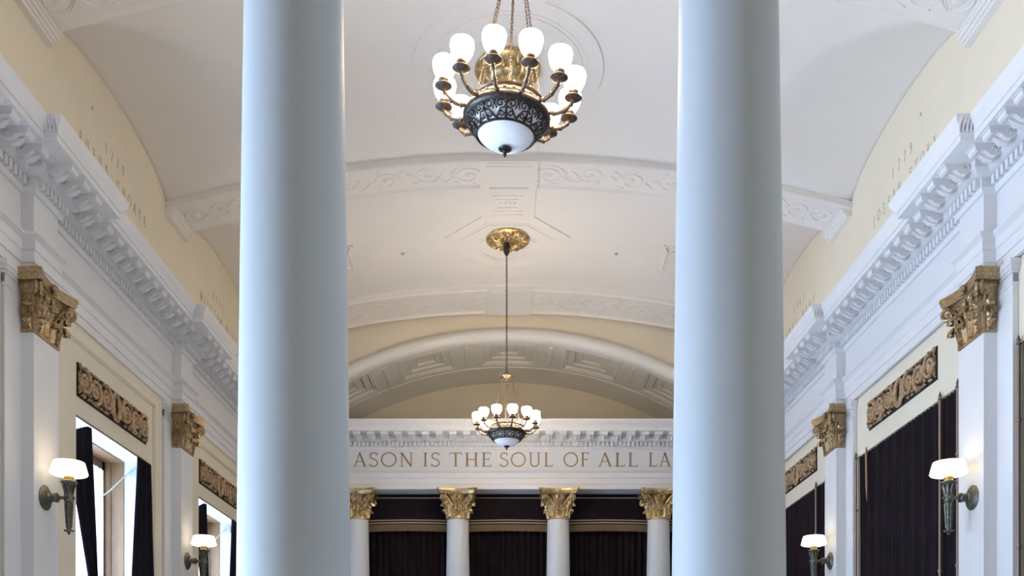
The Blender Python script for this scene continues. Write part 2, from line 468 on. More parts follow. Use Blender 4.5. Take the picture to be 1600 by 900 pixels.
# ------------------------------------------------------------------ ceiling ribs and mouldings
def spiral(cx, cy, r, turns, sgn=1, a0=0, n=16, rmin=0.15):
    return [(cx + r*(1-(1-rmin)*i/n)*cos(a0 + sgn*2*pi*turns*i/n), cy + r*(1-(1-rmin)*i/n)*sin(a0 + sgn*2*pi*turns*i/n)) for i in range(n+1)]
def band(yc, w0, w1, full=True, corb=True, tagn='trim_7'):
    """rib across the vault, w0..w1 around yc; soffit 0.10 under the vault"""
    mb = MB(); y0, y1 = yc - w0, yc + w1
    bz = lambda x: barrel(x) - 0.10
    prof = [(y0, 0.12), (y0, -0.0), (y0+0.02, -0.025), (y0+0.06, -0.03), (y0+0.09, 0.0), (y0+0.11, 0.012), (y1-0.11, 0.012), (y1-0.09, 0.0), (y1-0.06, -0.03), (y1-0.02, -0.025), (y1, 0.0), (y1, 0.12)]
    def fn(u, v):
        x = -6.12 + 12.24*u; y, dz = prof[round(v*(len(prof)-1))]
        return (x, y, bz(x) + dz)
    mb.grid(fn, 80, len(prof)-1)
    root = structure(mb.build(tagn, 'vault', ang=30))
    # scroll relief
    sc = MB(); mid = (y0 + y1)/2; H = (y1 - y0)/2 - 0.13
    S = lambda p, k=0.0: (p[0], p[1], bz(p[0]) + 0.012 - k)
    for s in (-1, 1):
        x = 0.74; j = 0
        while x < 5.6:
            sg = 1 if j % 2 == 0 else -1
            cy = mid + sg*H*0.18
            pts = spiral(s*x, cy, H*0.85, 1.6, sg*s, pi if s > 0 else 0, 18, 0.12)
            sc.tube([S(p) for p in pts], 0.016, 5)
            sc.sphere(S((s*x, cy)), 0.035, 8, 5, (1,1,0.6))
            # linking stem and leaves
            sc.tube([S((s*(x + H*0.8), cy)), S((s*(x + H*1.3), cy + sg*H*0.5)), S((s*(x+H*1.9), cy - sg*H*0.1))], [0.022, 0.016, 0.012], 5)
            for q in range(3):
                a = q*1.1 + j
                sc.tube([S((s*x + 0.9*H*cos(a), cy + 0.8*H*sin(a))), S((s*x + 1.25*H*cos(a+0.3), mid + 0.95*H*sin(a+0.3)))], [0.022, 0.008], 5)
            x += H*2.35; j += 1
        # moulded hood round the first scroll beside the centre block
        for rr in (0.0, 0.05):
            sc.tube([S((s*(0.72 - (0.30 + rr)*cos(t)), mid - (H*0.95)*sin(t) + 0.04)) for t in [pi*(0.45 + 0.62*i/10) for i in range(11)]], 0.012, 5)
        # square end rosette near the wall
        sc.sphere(S((s*5.72, mid)), 0.10, 10, 6, (1,1,0.35)); sc.tube([S(p) for p in spiral(s*5.72, mid, 0.17, 1, 1, 0, 14, 1.0)], 0.014, 5)
    sc.build('scroll_relief', 'vault', root)
    # centre block
    cb = MB()
    for (hx, a, b2, dz) in ((0.53, y0-0.012, y1+0.012, 0.045), (0.40, y0+0.12, y1-0.12, 0.06), (0.36, y1-0.10, y1-0.03, 0.07), (0.36, y0+0.03, y0+0.10, 0.06)):
        cb.box(-hx, hx, a, b2, bz(0) - dz, bz(0) + 0.08)
    cb.build('centre_block', 'vault', root, smooth=False)
    if corb:
        for s in (-1, 1):
            k = MB()
            for (xx, z0, z1) in ((6.0, 10.27, 10.31), (5.965, 10.31, 10.35), (5.93, 10.35, 10.40), (5.90, 10.40, 10.43)):
                k.box(min(s*xx, s*6.12), max(s*xx, s*6.12), yc - 0.42, yc + 0.48, z0, z1)
            k.box(min(s*5.93, s*6.12), max(s*5.93, s*6.12), yc - 0.36, yc + 0.42, 10.42, 10.6)
            k.build('corbel', 'vault', root, smooth=False)
    return root
band(11.61, 0.45, 0.45, tagn='trim_7')
band(16.70, 0.45, 0.45, tagn='trim_8')
band(21.95, 0.60, 0.68, corb=False, tagn='trim_9')

def ridge(mb, pts, w_, h, closed=False):
    """flat raised strip following plan points on the vault"""
    P = []
    n = len(pts)
    for i in range(n - (0 if closed else 1)):
        a = Vector(pts[i]); b2 = Vector(pts[(i+1) % n]); L = (b2-a).length; k = max(1, int(L/0.3))
        for j in range(k): P.append(a + (b2-a)*j/k)
    if not closed: P.append(Vector(pts[-1]))
    n = len(P); vs = []
    for i in range(n):
        if closed: d = P[(i+1) % n] - P[i-1]
        else: d = P[min(i+1, n-1)] - P[max(i-1, 0)]
        d.normalize(); nn = Vector((d.y, -d.x))*w_/2
        for sg, hh in ((-1, -0.03), (-1, h), (1, h), (1, -0.03)):
            q = P[i] + nn*sg
            vs.append((q.x, q.y, zc(q.x, q.y) - hh))
    fs = []
    for i in range(n if closed else n-1):
        j = (i+1) % n
        for k in range(4): fs.append((i*4+k, i*4+(k+1) % 4, j*4+(k+1) % 4, j*4+k))
    mb.add(vs, fs)
def plate(mb, poly, h):
    n = len(poly); c = (sum(p[0] for p in poly)/n, sum(p[1] for p in poly)/n)
    lo = [(x, y, zc(x, y) - h) for x, y in poly] + [(c[0], c[1], zc(*c) - h)]
    hi = [(x, y, zc(x, y) + 0.03) for x, y in poly]
    mb.add(lo + hi, [(i, (i+1) % n, n) for i in range(n)] + [(i, n+1+i, n+1+(i+1) % n, (i+1) % n) for i in range(n)])
# spine strip with octagon (far bay) and circle (middle bay)
mb = MB()
X0 = -0.02
octo = [(0.53, 18.33), (1.31, 19.08), (1.30, 20.05), (0.54, 20.72)]
poly = [(X0+x, y) for x, y in octo] + [(X0-x, y) for x, y in reversed(octo)]
strip = lambda a, b2: [(X0-0.53, a), (X0+0.53, a), (X0+0.53, b2), (X0-0.53, b2)]
plate(mb, strip(17.12, 18.40), 0.022); plate(mb, poly, 0.022); plate(mb, strip(20.6, 21.4), 0.022)
for k, hh in ((0.80, 0.03), (0.74, 0.036), (0.50, 0.034), (0.44, 0.04)):
    ridge(mb, [(X0 + (x-X0)*k, 19.5 + (y-19.5)*k) for x, y in poly], 0.03, hh, True)
for (a, b2, hx) in ((17.55, 18.10, 0.30), (17.68, 17.97, 0.20), (20.95, 21.25, 0.30)):
    ridge(mb, [(X0-hx, a), (X0+hx, a), (X0+hx, b2), (X0-hx, b2)], 0.025, 0.036, True)
ridge(mb, [(X0-0.30, 18.22), (X0+0.30, 18.22)], 0.03, 0.036)
mb.sphere((X0, 17.82, zc(0, 17.8)-0.02), 0.07, 10, 6, (1, 1, 0.5))
for a in range(4):
    q = a*pi/2; mb.sphere((X0+0.14*cos(q), 17.82+0.09*sin(q), zc(0, 17.8)-0.02), 0.035, 8, 5, (1, 1, 0.5))
structure(mb.build('trim_10', 'vault', smooth=False))
mb = MB()
circ = [(X0+1.47*cos(2*pi*i/64), 14.10+1.47*sin(2*pi*i/64)) for i in range(64)]
plate(mb, circ, 0.022)
plate(mb, strip(12.05, 12.85), 0.0225); plate(mb, strip(15.4, 16.27), 0.0225)
for rr, hh in ((1.22, 0.032), (1.15, 0.04), (0.72, 0.035)):
    ridge(mb, [(X0+rr*cos(2*pi*i/48), 14.10+rr*sin(2*pi*i/48)) for i in range(48)], 0.03, hh, True)
ridge(mb, [(X0-0.28, 15.72), (X0+0.28, 15.72), (X0+0.28, 16.15), (X0-0.28, 16.15)], 0.025, 0.036, True)
ridge(mb, [(X0-0.26, 12.2), (X0+0.26, 12.2), (X0+0.26, 12.6), (X0-0.26, 12.6)], 0.025, 0.036, True)
structure(mb.build('trim_11', 'vault', smooth=False))
# outer corner panels half hidden behind the front columns
mb = MB()
for s in (-1, 1):
    ridge(mb, [(X0+s*3.25, 19.0), (X0+s*3.75, 19.0), (X0+s*3.75, 20.0), (X0+s*3.35, 20.0), (X0+s*3.35, 19.25), (X0+s*3.25, 19.0)], 0.04, 0.03)
    ridge(mb, [(X0+s*3.45, 19.2), (X0+s*4.2, 19.2)], 0.03, 0.03)
structure(mb.build('trim_12', 'vault', smooth=False))
# little capped outlets on the vault and lunettes
for (x, y, lab) in ((-2.27, 19.6, 'small round cap in the far vault left of the gilt rosette'), (2.30, 19.6, 'small round cap in the far vault right of the gilt rosette')):
    o = MB().lathe([(0, -0.03), (0.03, -0.03), (0.045, -0.01), (0.045, 0.02)], (x, y, zc(x, y)), 12).build('ceiling_sprinkler', 'spot'); tag(o, lab, 'ceiling fitting', 'small caps in the vault')
for (s, y, z, lab) in ((-1, 13.4, 10.33, 'small grey cap on left lunette wall above the inscription'), (1, 13.55, 10.33, 'small grey cap on right lunette wall above the inscription')):
    o = MB().lathe([(0.026, 0.0), (0.026, 0.010), (0.0, 0.016)], (0, 0, 0), 12, 'x').map(lambda p: (-s*p[0], p[1], p[2])).build('wall_detector', 'spot', loc=(s*XW, y, z)); tag(o, lab, 'wall fitting', 'small caps on the lunettes')

# ------------------------------------------------------------------ lettering (drawn roman capitals)
def arc(cx, cy, rx, ry, a0, a1, n=14): return [(cx+rx*cos(radians(a0+(a1-a0)*i/n)), cy+ry*sin(radians(a0+(a1-a0)*i/n))) for i in range(n+1)]
TK, TN, SF = 0.105, 0.055, 0.035
def serif(x, y, w_=0.12): return ([(x-w_, y), (x+w_, y)], SF)
G = {
 'A': (0.78, [([(0.39,1.0),(0.10,0.0)],TN), ([(0.37,1.0),(0.68,0.0)],TK), ([(0.20,0.36),(0.57,0.36)],TN), serif(0.10,0.02,0.10), serif(0.68,0.02,0.11)]),
 'C': (0.82, [(arc(0.45,0.5,0.38,0.49,48,312,22),0.085), ([(0.71,0.72),(0.72,0.96)],SF), ([(0.70,0.10),(0.72,0.26)],SF)]),
 'E': (0.60, [([(0.17,0),(0.17,1)],TK), ([(0.06,0.98),(0.54,0.98)],TN), ([(0.17,0.52),(0.46,0.52)],TN), ([(0.06,0.02),(0.57,0.02)],TN), ([(0.54,1.0),(0.54,0.84)],SF), ([(0.57,0.0),(0.57,0.17)],SF), ([(0.46,0.60),(0.46,0.44)],SF)]),
 'F': (0.56, [([(0.17,0),(0.17,1)],TK), ([(0.06,0.98),(0.52,0.98)],TN), ([(0.17,0.52),(0.44,0.52)],TN), serif(0.17,0.02), ([(0.52,1.0),(0.52,0.84)],SF), ([(0.44,0.60),(0.44,0.44)],SF)]),
 'H': (0.86, [([(0.18,0),(0.18,1)],TK), ([(0.68,0),(0.68,1)],TK), ([(0.18,0.51),(0.68,0.51)],TN), serif(0.18,0.02), serif(0.68,0.02), serif(0.18,0.98), serif(0.68,0.98)]),
 'I': (0.38, [([(0.19,0),(0.19,1)],TK), serif(0.19,0.02,0.14), serif(0.19,0.98,0.14)]),
 'J': (0.40, [([(0.22,1),(0.22,0.0),(0.16,-0.15),(0.05,-0.22)],0.08), serif(0.22,0.98)]),
 'K': (0.74, [([(0.17,0),(0.17,1)],TK), ([(0.20,0.46),(0.58,0.98)],TN), ([(0.30,0.58),(0.66,0.0)],TK), serif(0.17,0.02), serif(0.17,0.98), serif(0.58,0.98,0.1), serif(0.66,0.02,0.1)]),
 'L': (0.60, [([(0.17,0),(0.17,1)],TK), ([(0.06,0.02),(0.55,0.02)],TN), ([(0.55,0.0),(0.55,0.18)],SF), serif(0.17,0.98)]),
 'M': (0.98, [([(0.18,0),(0.22,1)],TN), ([(0.22,1),(0.48,0.05)],TK), ([(0.48,0.05),(0.76,1)],TN), ([(0.76,1),(0.80,0)],TK), serif(0.18,0.02), serif(0.80,0.02), serif(0.20,0.98,0.08), serif(0.78,0.98,0.08)]),
 'N': (0.86, [([(0.17,0),(0.17,1)],TN), ([(0.15,1),(0.70,0.0)],TK), ([(0.70,0),(0.70,1)],TN), serif(0.17,0.02), ([(0.02,0.98),(0.20,0.98)],SF), serif(0.70,0.98)]),
 'O': (0.94, [(arc(0.47,0.5,0.41,0.49,0,360,30),0.08)]),
 'P': (0.60, [([(0.17,0),(0.17,1)],TK), ([(0.06,0.98),(0.32,0.98)]+arc(0.32,0.74,0.22,0.24,90,-90,12)+[(0.17,0.50)],TN), serif(0.17,0.02)]),
 'R': (0.70, [([(0.17,0),(0.17,1)],TK), ([(0.06,0.98),(0.32,0.98)]+arc(0.32,0.75,0.21,0.23,90,-90,12)+[(0.17,0.52)],TN), ([(0.30,0.52),(0.64,0.0)],TK), serif(0.17,0.02), serif(0.62,0.02,0.09)]),
 'S': (0.58, [(arc(0.30,0.75,0.20,0.235,30,220,14)+[(0.30,0.52)]+arc(0.28,0.26,0.23,0.25,55,-150,16),0.075), ([(0.49,0.78),(0.50,0.98)],SF), ([(0.06,0.02),(0.07,0.22)],SF)]),
 'T': (0.72, [([(0.36,0),(0.36,1)],TK), ([(0.04,0.98),(0.68,0.98)],TN), ([(0.04,0.99),(0.02,0.82)],SF), ([(0.68,0.99),(0.70,0.82)],SF), serif(0.36,0.02)]),
 'U': (0.84, [([(0.18,1),(0.18,0.30)]+arc(0.42,0.28,0.24,0.27,180,360,14)+[(0.66,1)],0.085), serif(0.18,0.98), serif(0.66,0.98)]),
 'W': (1.12, [([(0.10,1),(0.36,0)],TK), ([(0.36,0),(0.56,1)],TN), ([(0.54,1),(0.80,0)],TK), ([(0.80,0),(1.02,1)],TN), serif(0.12,0.98), serif(0.54,0.98), serif(1.02,0.98,0.08)]),
 'Y': (0.76, [([(0.10,1),(0.38,0.48)],TK), ([(0.38,0.48),(0.66,1)],TN), ([(0.38,0.5),(0.38,0)],TK), serif(0.12,0.98,0.1), serif(0.66,0.98,0.08), serif(0.38,0.02)]),
 '1': (0.42, [([(0.21,0),(0.21,1)],TK), serif(0.21,0.02), serif(0.21,0.98,0.08)]),
 '2': (0.56, [(arc(0.26,0.76,0.19,0.22,160,-20,12)+[(0.08,0.05)],0.07), ([(0.06,0.03),(0.50,0.03)],TK)]),
 '3': (0.56, [(arc(0.24,0.78,0.17,0.20,150,-80,12),0.07), (arc(0.24,0.28,0.22,0.29,85,-150,14),0.08)]),
 '6': (0.60, [([(0.44,0.98),(0.22,0.80),(0.10,0.5)]+arc(0.29,0.28,0.20,0.27,170,530,22),0.07)]),
 '7': (0.56, [([(0.05,0.97),(0.50,0.97)],TN), ([(0.50,0.97),(0.20,0.0)],TK)]),
 '9': (0.60, [([(0.14,0.02),(0.36,0.20),(0.49,0.5)]+arc(0.30,0.72,0.20,0.27,-10,350,22),0.07)]),
}
def glyph(ch, h, fn, thick=0.006):
    """fn maps (u, v, d) in metres to the wall"""
    adv, strokes = G[ch]; mb = MB()
    for pts, w_ in strokes:
        n = len(pts); vs = []
        for i in range(n):
            a = Vector(pts[max(i-1, 0)]); b2 = Vector(pts[min(i+1, n-1)]); d = (b2-a)
            if d.length < 1e-6: d = Vector((1, 0))
            d.normalize(); nn = Vector((-d.y, d.x))*w_/2
            p = Vector(pts[i])
            for q in (p-nn, p+nn):
                for k in (0, thick): vs.append(fn(q.x*h, q.y*h, k))
        fs = []
        for i in range(n-1):
            A = i*4; B = A+4
            fs += [(A, B, B+2, A+2), (A+1, A+3, B+3, B+1), (A, A+1, B+1, B), (A+2, B+2, B+3, A+3)]
        fs += [(0, 2, 3, 1), ((n-1)*4, (n-1)*4+1, (n-1)*4+3, (n-1)*4+2)]
        mb.add(vs, fs)
    return mb
def wordwidth(wd, tr=0.10): return sum(G[c][0] + tr for c in wd) - tr
ux = lambda u, D=YR: (u - 795.0)*D/F
insc = empty('inscription', (0, YR, 7.49), label='gilt roman capitals running along the frieze above the far columns', cat='inscription')
HT = 0.345
for wd, u0, u1 in (('REASON', None, 646.8), ('IS', 659.5, 688), ('THE', 702, 768), ('SOUL', 780, 864.5), ('OF', 880, 920.5), ('ALL', 934, 997.5), ('LAW', 1012.5, None)):
    nat = wordwidth(wd)*HT
    if u0 is None:
        sc_ = (ux(646.8)-ux(551.5))/(wordwidth('ASON')*HT); x = ux(u1) - nat*sc_
    elif u1 is None:
        sc_ = 1.12; x = ux(u0)
    else:
        sc_ = (ux(u1)-ux(u0))/nat; x = ux(u0)
    for k_, ch in enumerate(wd):
        sh_ = -0.06 if (wd == 'REASON' and k_ < 2) else 0.0
        glyph(ch, HT, lambda a, b2, d, x=x+sh_, k=sc_: (x + a*k, -0.001 - d, b2)).build('letter', 'letter', insc, smooth=False)
        x += (G[ch][0] + 0.10)*HT*sc_
def wall_text(s, txt, y_first, y_last, z, h, lab):
    n = len(txt)
    root = empty('lunette_inscription', (s*XW, y_first, z))
    for i, ch in enumerate(txt):
        if ch == ' ': continue
        yc = y_first + (y_last - y_first)*i/(n-1); dr = 1 if y_last > y_first else -1
        k = 0.8; a0 = G[ch][0]*h*k/2
        glyph(ch, h, lambda a, b2, d: (-s*(0.001 + d), yc - y_first + dr*(a*k - a0), b2), 0.003).build('letter', 'ink', root, smooth=False)
    return tag(root, lab, 'inscription')
wall_text(-1, '1779', 13.86, 14.47, 9.94, 0.165, 'year in thin brown numerals on the nearer left lunette wall')
wall_text(-1, 'RUFUS CHOATE', 13.04, 15.33, 9.60, 0.165, 'name in thin brown capitals below the year on nearer left lunette')
wall_text(1, '1779', 14.52, 13.88, 9.95, 0.165, 'year in thin brown numerals on the nearer right lunette wall')
wall_text(1, 'JOSEPH STORY', 15.28, 13.10, 9.58, 0.165, 'name in thin brown capitals below the year on nearer right lunette')
wall_text(-1, '1772', 18.9, 19.5, 9.94, 0.165, 'year in thin brown numerals on the far left lunette wall')
wall_text(-1, 'WILLIAM WIRT', 18.15, 20.4, 9.60, 0.165, 'name in thin brown capitals below the year on far left lunette')
wall_text(1, '1763', 19.55, 18.95, 9.95, 0.165, 'year in thin brown numerals on the far right lunette wall')
wall_text(1, 'JAMES KENT', 20.3, 18.3, 9.60, 0.165, 'name in thin brown capitals below the year on far right lunette')

# ------------------------------------------------------------------ corinthian capitals
def leaf(base, out, side, h, w_, bulge, curl, lobes=4, th=0.012, nu=20, nv=12):
    """acanthus leaf: base point, outward unit, sideways unit (3-vectors)"""
    base = Vector(base); out = Vector(out); side = Vector(side); up = Vector((0, 0, 1))
    mb = MB()
    def path(s_):
        if s_ < 0.7:
            q = s_/0.7; return bulge*q*q, h*0.86*q
        q = (s_-0.7)/0.3*pi*1.15
        return bulge + curl*(1-cos(q))*0.5*1.2, h*0.86 + curl*0.75*sin(q)
    def fn(k):
        def f(u, v):
            s_ = u; t = v*2-1
            o_, z_ = path(s_)
            hw = w_/2*(0.80 + 0.25*sin(pi*min(1, s_*1.2)))*(1 - 0.55*max(0, (s_-0.72)/0.28)**2)
            lob = 1 + 0.24*cos(2*pi*lobes*s_)*abs(t)
            rib = 0.024*(1-abs(t))**2 + 0.014*cos(t*pi*3 + 1.2*sin(2*pi*lobes*s_)*abs(t)) - 0.035*abs(t)**2*(1-s_*0.4)
            return base + out*(o_ + rib - k) + side*(t*hw*lob) + up*(z_)
        return f
    mb.grid(fn(0), nu, nv); a = len(mb.v); mb.grid(fn(th), nu, nv)
    n = nv+1
    edge = [j for j in range(n)] + [i*n + nv for i in range(1, nu+1)] + [nu*n + j for j in range(nv-1, -1, -1)] + [i*n for i in range(nu-1, 0, -1)]
    fs = [(edge[i], edge[(i+1) % len(edge)], a+edge[(i+1) % len(edge)], a+edge[i]) for i in range(len(edge))]
    mb.f += fs
    return mb
def volute(p0, c, out, r, tube=0.02, n=26):
    """stalk from p0 rising to a spiral centred at c lying in plane (out, up)"""
    p0 = Vector(p0); c = Vector(c); out = Vector(out); up = Vector((0, 0, 1)); mb = MB()
    pts = []; rad = []
    top = c + up*r
    for i in range(8):
        q = i/8; m_ = p0.lerp(top, q); m_ += up*(0.25*(top-p0).length*sin(q*pi*0.5)*(1-q)) ; pts.append(m_); rad.append(tube*(0.7+0.5*q))
    for i in range(n+1):
        q = i/n; a = pi/2 - q*2*pi*1.6; rr = r*(1-0.82*q); pts.append(c + out*rr*cos(a) + up*rr*sin(a)); rad.append(tube*(1.2-0.5*q))
    mb.tube(pts, rad, 6)
    mb.sphere(tuple(c), r*0.32, 8, 6)
    return mb
def abacus(pts_fn, z0, z1, z2):
    mb = MB()
    n = 64
    def ring(k, z): return [(*pts_fn(i/n, k), z) for i in range(n)]
    rings = [ring(0.90, z0), ring(0.93, z0+0.02), ring(0.96, z0+0.035), ring(0.96, z1), ring(0.99, z1+0.01), ring(1.0, z1+0.02), ring(1.0, z2)]
    vs = [p for r_ in rings for p in r_]
    fs = [(i*n+j, i*n+(j+1) % n, (i+1)*n+(j+1) % n, (i+1)*n+j) for i in range(len(rings)-1) for j in range(n)]
    fs += [tuple(range(n)), tuple((len(rings)-1)*n+j for j in range(n))[::-1]]
    return mb.add(vs, fs)
def square_concave(hw, dip, cut):
    """closed outline of an abacus: four concave sides with cut corners"""
    def fn(u, k):
        q = u*4; sd = int(q) % 4; t = (q - int(q))
        # side goes from -(hw-cut) to +(hw-cut)
        tt = -1 + 2*min(t/0.9375, 1.0); L = hw - cut
        x = tt*L; y = -(hw - dip*(1-tt*tt))
        a = sd*pi/2
        return (k*(x*cos(a)-y*sin(a)), k*(x*sin(a)+y*cos(a)))
    return fn
def column_capital():
    H = 0.72; r0 = 0.27; parts_ = {}
    b_ = MB().lathe([(r0, 0), (r0+0.035, 0.01), (r0+0.035, 0.035), (r0, 0.045), (r0-0.005, 0.10), (r0-0.005, 0.30), (r0+0.01, 0.45), (r0+0.06, 0.56), (r0+0.11, 0.60), (0, 0.60)], n=32)
    parts_['bell'] = b_
    lv = MB()
    for k in range(8):
        a = 2*pi*k/8 + pi/8; o_ = (cos(a), sin(a), 0)
        lv.merge(leaf((r0*cos(a), r0*sin(a), 0.04), o_, (-sin(a), cos(a), 0), 0.22, 0.20, 0.03, 0.055))
    parts_['lower_leaves'] = lv
    lv2 = MB()
    for k in range(8):
        a = 2*pi*k/8; o_ = (cos(a), sin(a), 0)
        lv2.merge(leaf((r0*0.98*cos(a), r0*0.98*sin(a), 0.08), o_, (-sin(a), cos(a), 0), 0.36, 0.19, 0.055, 0.065))
    parts_['upper_leaves'] = lv2
    vo = MB()
    for k in range(4):
        a = pi/4 + k*pi/2
        for e in (-1, 1):
            a1 = a + e*0.42; off = Vector((-sin(a), cos(a), 0))*e*0.028
            vo.merge(volute((r0*1.03*cos(a1), r0*1.03*sin(a1), 0.30), Vector((0.475*cos(a), 0.475*sin(a), 0.51)) + off, (cos(a), sin(a), 0), 0.075, 0.022))
        # leaf below volute
        vo.merge(leaf((0.30*cos(a), 0.30*sin(a), 0.30), (cos(a), sin(a), 0), (-sin(a), cos(a), 0), 0.17, 0.13, 0.10, 0.05))
        b3 = k*pi/2
        for e in (-1, 1):
            a1 = b3 + e*0.30; off = Vector((-sin(b3), cos(b3), 0))*e*0.085
            q = Vector((-sin(b3), cos(b3), 0))*(-e)
            vo.merge(volute((r0*1.04*cos(a1), r0*1.04*sin(a1), 0.32), Vector((0.345*cos(b3), 0.345*sin(b3), 0.52)) + off, q, 0.05, 0.014, 18))
        # fleuron
        c = Vector((0.40*cos(b3), 0.40*sin(b3), 0.655))
        vo.merge(MB().sphere(tuple(c), 0.03, 8, 6))
        for p in range(6):
            q = p*pi/3; d = Vector((-sin(b3), cos(b3), 0))*cos(q)*0.045 + Vector((0, 0, 1))*sin(q)*0.045
            vo.merge(MB().sphere(tuple(c + d - Vector((cos(b3), sin(b3), 0))*0.008), 0.026, 8, 5))
    parts_['volutes'] = vo
    parts_['abacus'] = abacus(square_concave(0.50, 0.12, 0.05), 0.60, 0.66, 0.73)
    return parts_
def shaft(zb, ztop, rb, rt, n=48):
    prof = []
    for i in range(25):
        q = i/24; prof.append((rb + (rt-rb)*(0.55*q + 0.45*q*q), zb + (ztop-zb)*q))
    return MB().lathe(prof, n=n)
def column_proto():
    root = empty('column', (0, 0, 0), cat='column')
    shaft(0.30, 6.19, 0.338, 0.272, 64).build('shaft', 'column', root, ang=80)
    MB().box(-0.45, 0.45, -0.45, 0.45, 0, 0.10).lathe([(0.44, 0.10), (0.46, 0.13), (0.44, 0.18), (0.38, 0.20), (0.37, 0.23), (0.40, 0.25), (0.40, 0.28), (0.338, 0.30)], n=40).build('base', 'column', root)
    cp = None
    P = column_capital()
    cp = P['bell'].build('capital', 'gold', root, loc=(0, 0, 6.19))
    for nm in ('lower_leaves', 'upper_leaves', 'volutes', 'abacus'):
        P[nm].build(nm, 'gold', cp, ang=50)
    return root
colp = column_proto()
collabs = ['white column with gilt capital at the far end, leftmost in view', 'white column with gilt capital, left of the two beside the far central curtain',
           'white column with gilt capital, right of the two beside the far central curtain', 'white column with gilt capital at the far end, rightmost in view']
place(colp, False, (-1.243, 5.3, 0), 0, 'large smooth white foreground column left of the near chandelier', 'foreground columns')
place(colp, True, (1.271, 5.3, 0), 0, 'large smooth white foreground column right of the near chandelier', 'foreground columns')
for x, lab in zip((-3.79, -1.277, 1.238, 3.752), collabs):
    place(colp, True, (x, YR - 0.02 + 0.27, 0), 0, lab, 'columns carrying the far frieze')
# beam above foreground columns
structure(MB().box(-6.0, 6.0, 5.03, 5.57, 6.92, 8.3).build('trim_13', 'white', smooth=False))

# ------------------------------------------------------------------ pilasters
def pilaster_capital():
    """origin at pilaster face centre bottom; +x out of wall (into room), y along wall; body depth 0.16 behind face"""
    hw = 0.30; dp = 0.16; out = {}
    bl = MB()
    # flaring bell
    lv = [(0, 0.0), (0.02, 0.01), (0.02, 0.035), (0.0, 0.045), (0.0, 0.40), (0.03, 0.52), (0.07, 0.57), (0.07, 0.60)]
    vs = []
    for e, z in lv: vs += [(-dp, -hw-e, z), (e, -hw-e, z), (e, hw+e, z), (-dp, hw+e, z)]
    fs = [(i*4+j, i*4+j+1, (i+1)*4+j+1, (i+1)*4+j) for i in range(len(lv)-1) for j in range(3)] + [tuple((len(lv)-1)*4+j for j in range(4))]
    out['bell'] = bl.add(vs, fs)
    f = ((1, 0, 0), (0, 1, 0))
    lo = MB()
    for y in (-0.15, 0.15): lo.merge(leaf((0, y, 0.04), *f, 0.24, 0.26, 0.03, 0.06, 5))
    for sg in (-1, 1): lo.merge(leaf((-0.075, sg*hw, 0.04), (0, sg, 0), (1, 0, 0), 0.24, 0.15, 0.03, 0.06, 5))
    for sg in (-1, 1):
        d = Vector((0.8, sg, 0)).normalized(); e = Vector((-sg, 0.8, 0)).normalized()
        lo.merge(leaf((-0.005, sg*(hw-0.005), 0.03), d, e, 0.25, 0.17, 0.04, 0.085, 5))
    out['lower_leaves'] = lo
    up = MB()
    up.merge(leaf((0, 0, 0.06), *f, 0.38, 0.22, 0.05, 0.07, 5))
    for sg in (-1, 1):
        d = Vector((1, sg, 0)).normalized(); e = Vector((-sg, 1, 0)).normalized()
        up.merge(leaf((-0.01, sg*(hw-0.01), 0.06), d, e, 0.38, 0.22, 0.06, 0.07, 5))
    out['upper_leaves'] = up
    vo = MB()
    for sg in (-1, 1):
        d = Vector((0.75, sg, 0)).normalized(); e = Vector((-sg, 0.75, 0)).normalized()
        c = Vector((0.10, sg*(hw+0.10), 0.50))
        for k in (-1, 1):
            st = (0.02, sg*0.17, 0.30) if k*sg > 0 else (-0.10, sg*(hw+0.02), 0.34)
            vo.merge(volute(st, c + e*k*0.025, d, 0.08, 0.022))
        vo.merge(leaf((0.03, sg*(hw+0.0), 0.30), d, e, 0.17, 0.14, 0.08, 0.05))
        vo.merge(volute((0.02, sg*0.12, 0.32), (0.055, sg*0.085, 0.52), (0, -sg, 0), 0.055, 0.015, 18))
    c = Vector((0.13, 0, 0.655)); vo.merge(MB().sphere(tuple(c), 0.03, 8, 6))
    for p in range(6):
        q = p*pi/3; vo.merge(MB().sphere((0.122, 0.045*cos(q), 0.655+0.045*sin(q)), 0.026, 8, 5))
    # small leaf studs filling the ground
    rnd = random.Random(3)
    for i in range(26):
        y = rnd.uniform(-0.27, 0.27); z = rnd.uniform(0.26, 0.56)
        a = rnd.uniform(-1, 1); vo.tube([(0.01, y, z), (0.035, y+0.03*a, z+0.03), (0.02, y+0.05*a, z+0.055)], [0.008, 0.014, 0.005], 5)
    out['volutes'] = vo
    # abacus: concave front
    mb = MB(); prof = [(0.90, 0.60), (0.93, 0.62), (0.96, 0.635), (0.96, 0.665), (0.99, 0.675), (1.0, 0.685), (1.0, 0.735)]
    N_ = 20
    def outline(k):
        pts = [(-dp-0.005, -0.47*k)]
        pts += [(-0.02*k - 0.0 + 0.0, -0.47*k)] if False else []
        pts.append((0.14*k, -0.50*k))
        pts.append((0.19*k, -0.47*k))
        for i in range(1, N_):
            t = -1 + 2*i/N_; pts.append(((0.19 - 0.10*(1-t*t))*k, 0.47*t*k))
        pts.append((0.19*k, 0.47*k)); pts.append((0.14*k, 0.50*k)); pts.append((-dp-0.005, 0.47*k))
        return pts
    rows = [[(x, y, z) for x, y in outline(k)] for k, z in prof]; n = len(rows[0])
    fs = [(i*n+j, i*n+j+1, (i+1)*n+j+1, (i+1)*n+j) for i in range(len(rows)-1) for j in range(n-1)]
    fs += [tuple(range(n)), tuple((len(rows)-1)*n+j for j in range(n))[::-1]]
    out['abacus'] = mb.add([p for r_ in rows for p in r_], fs)
    return out
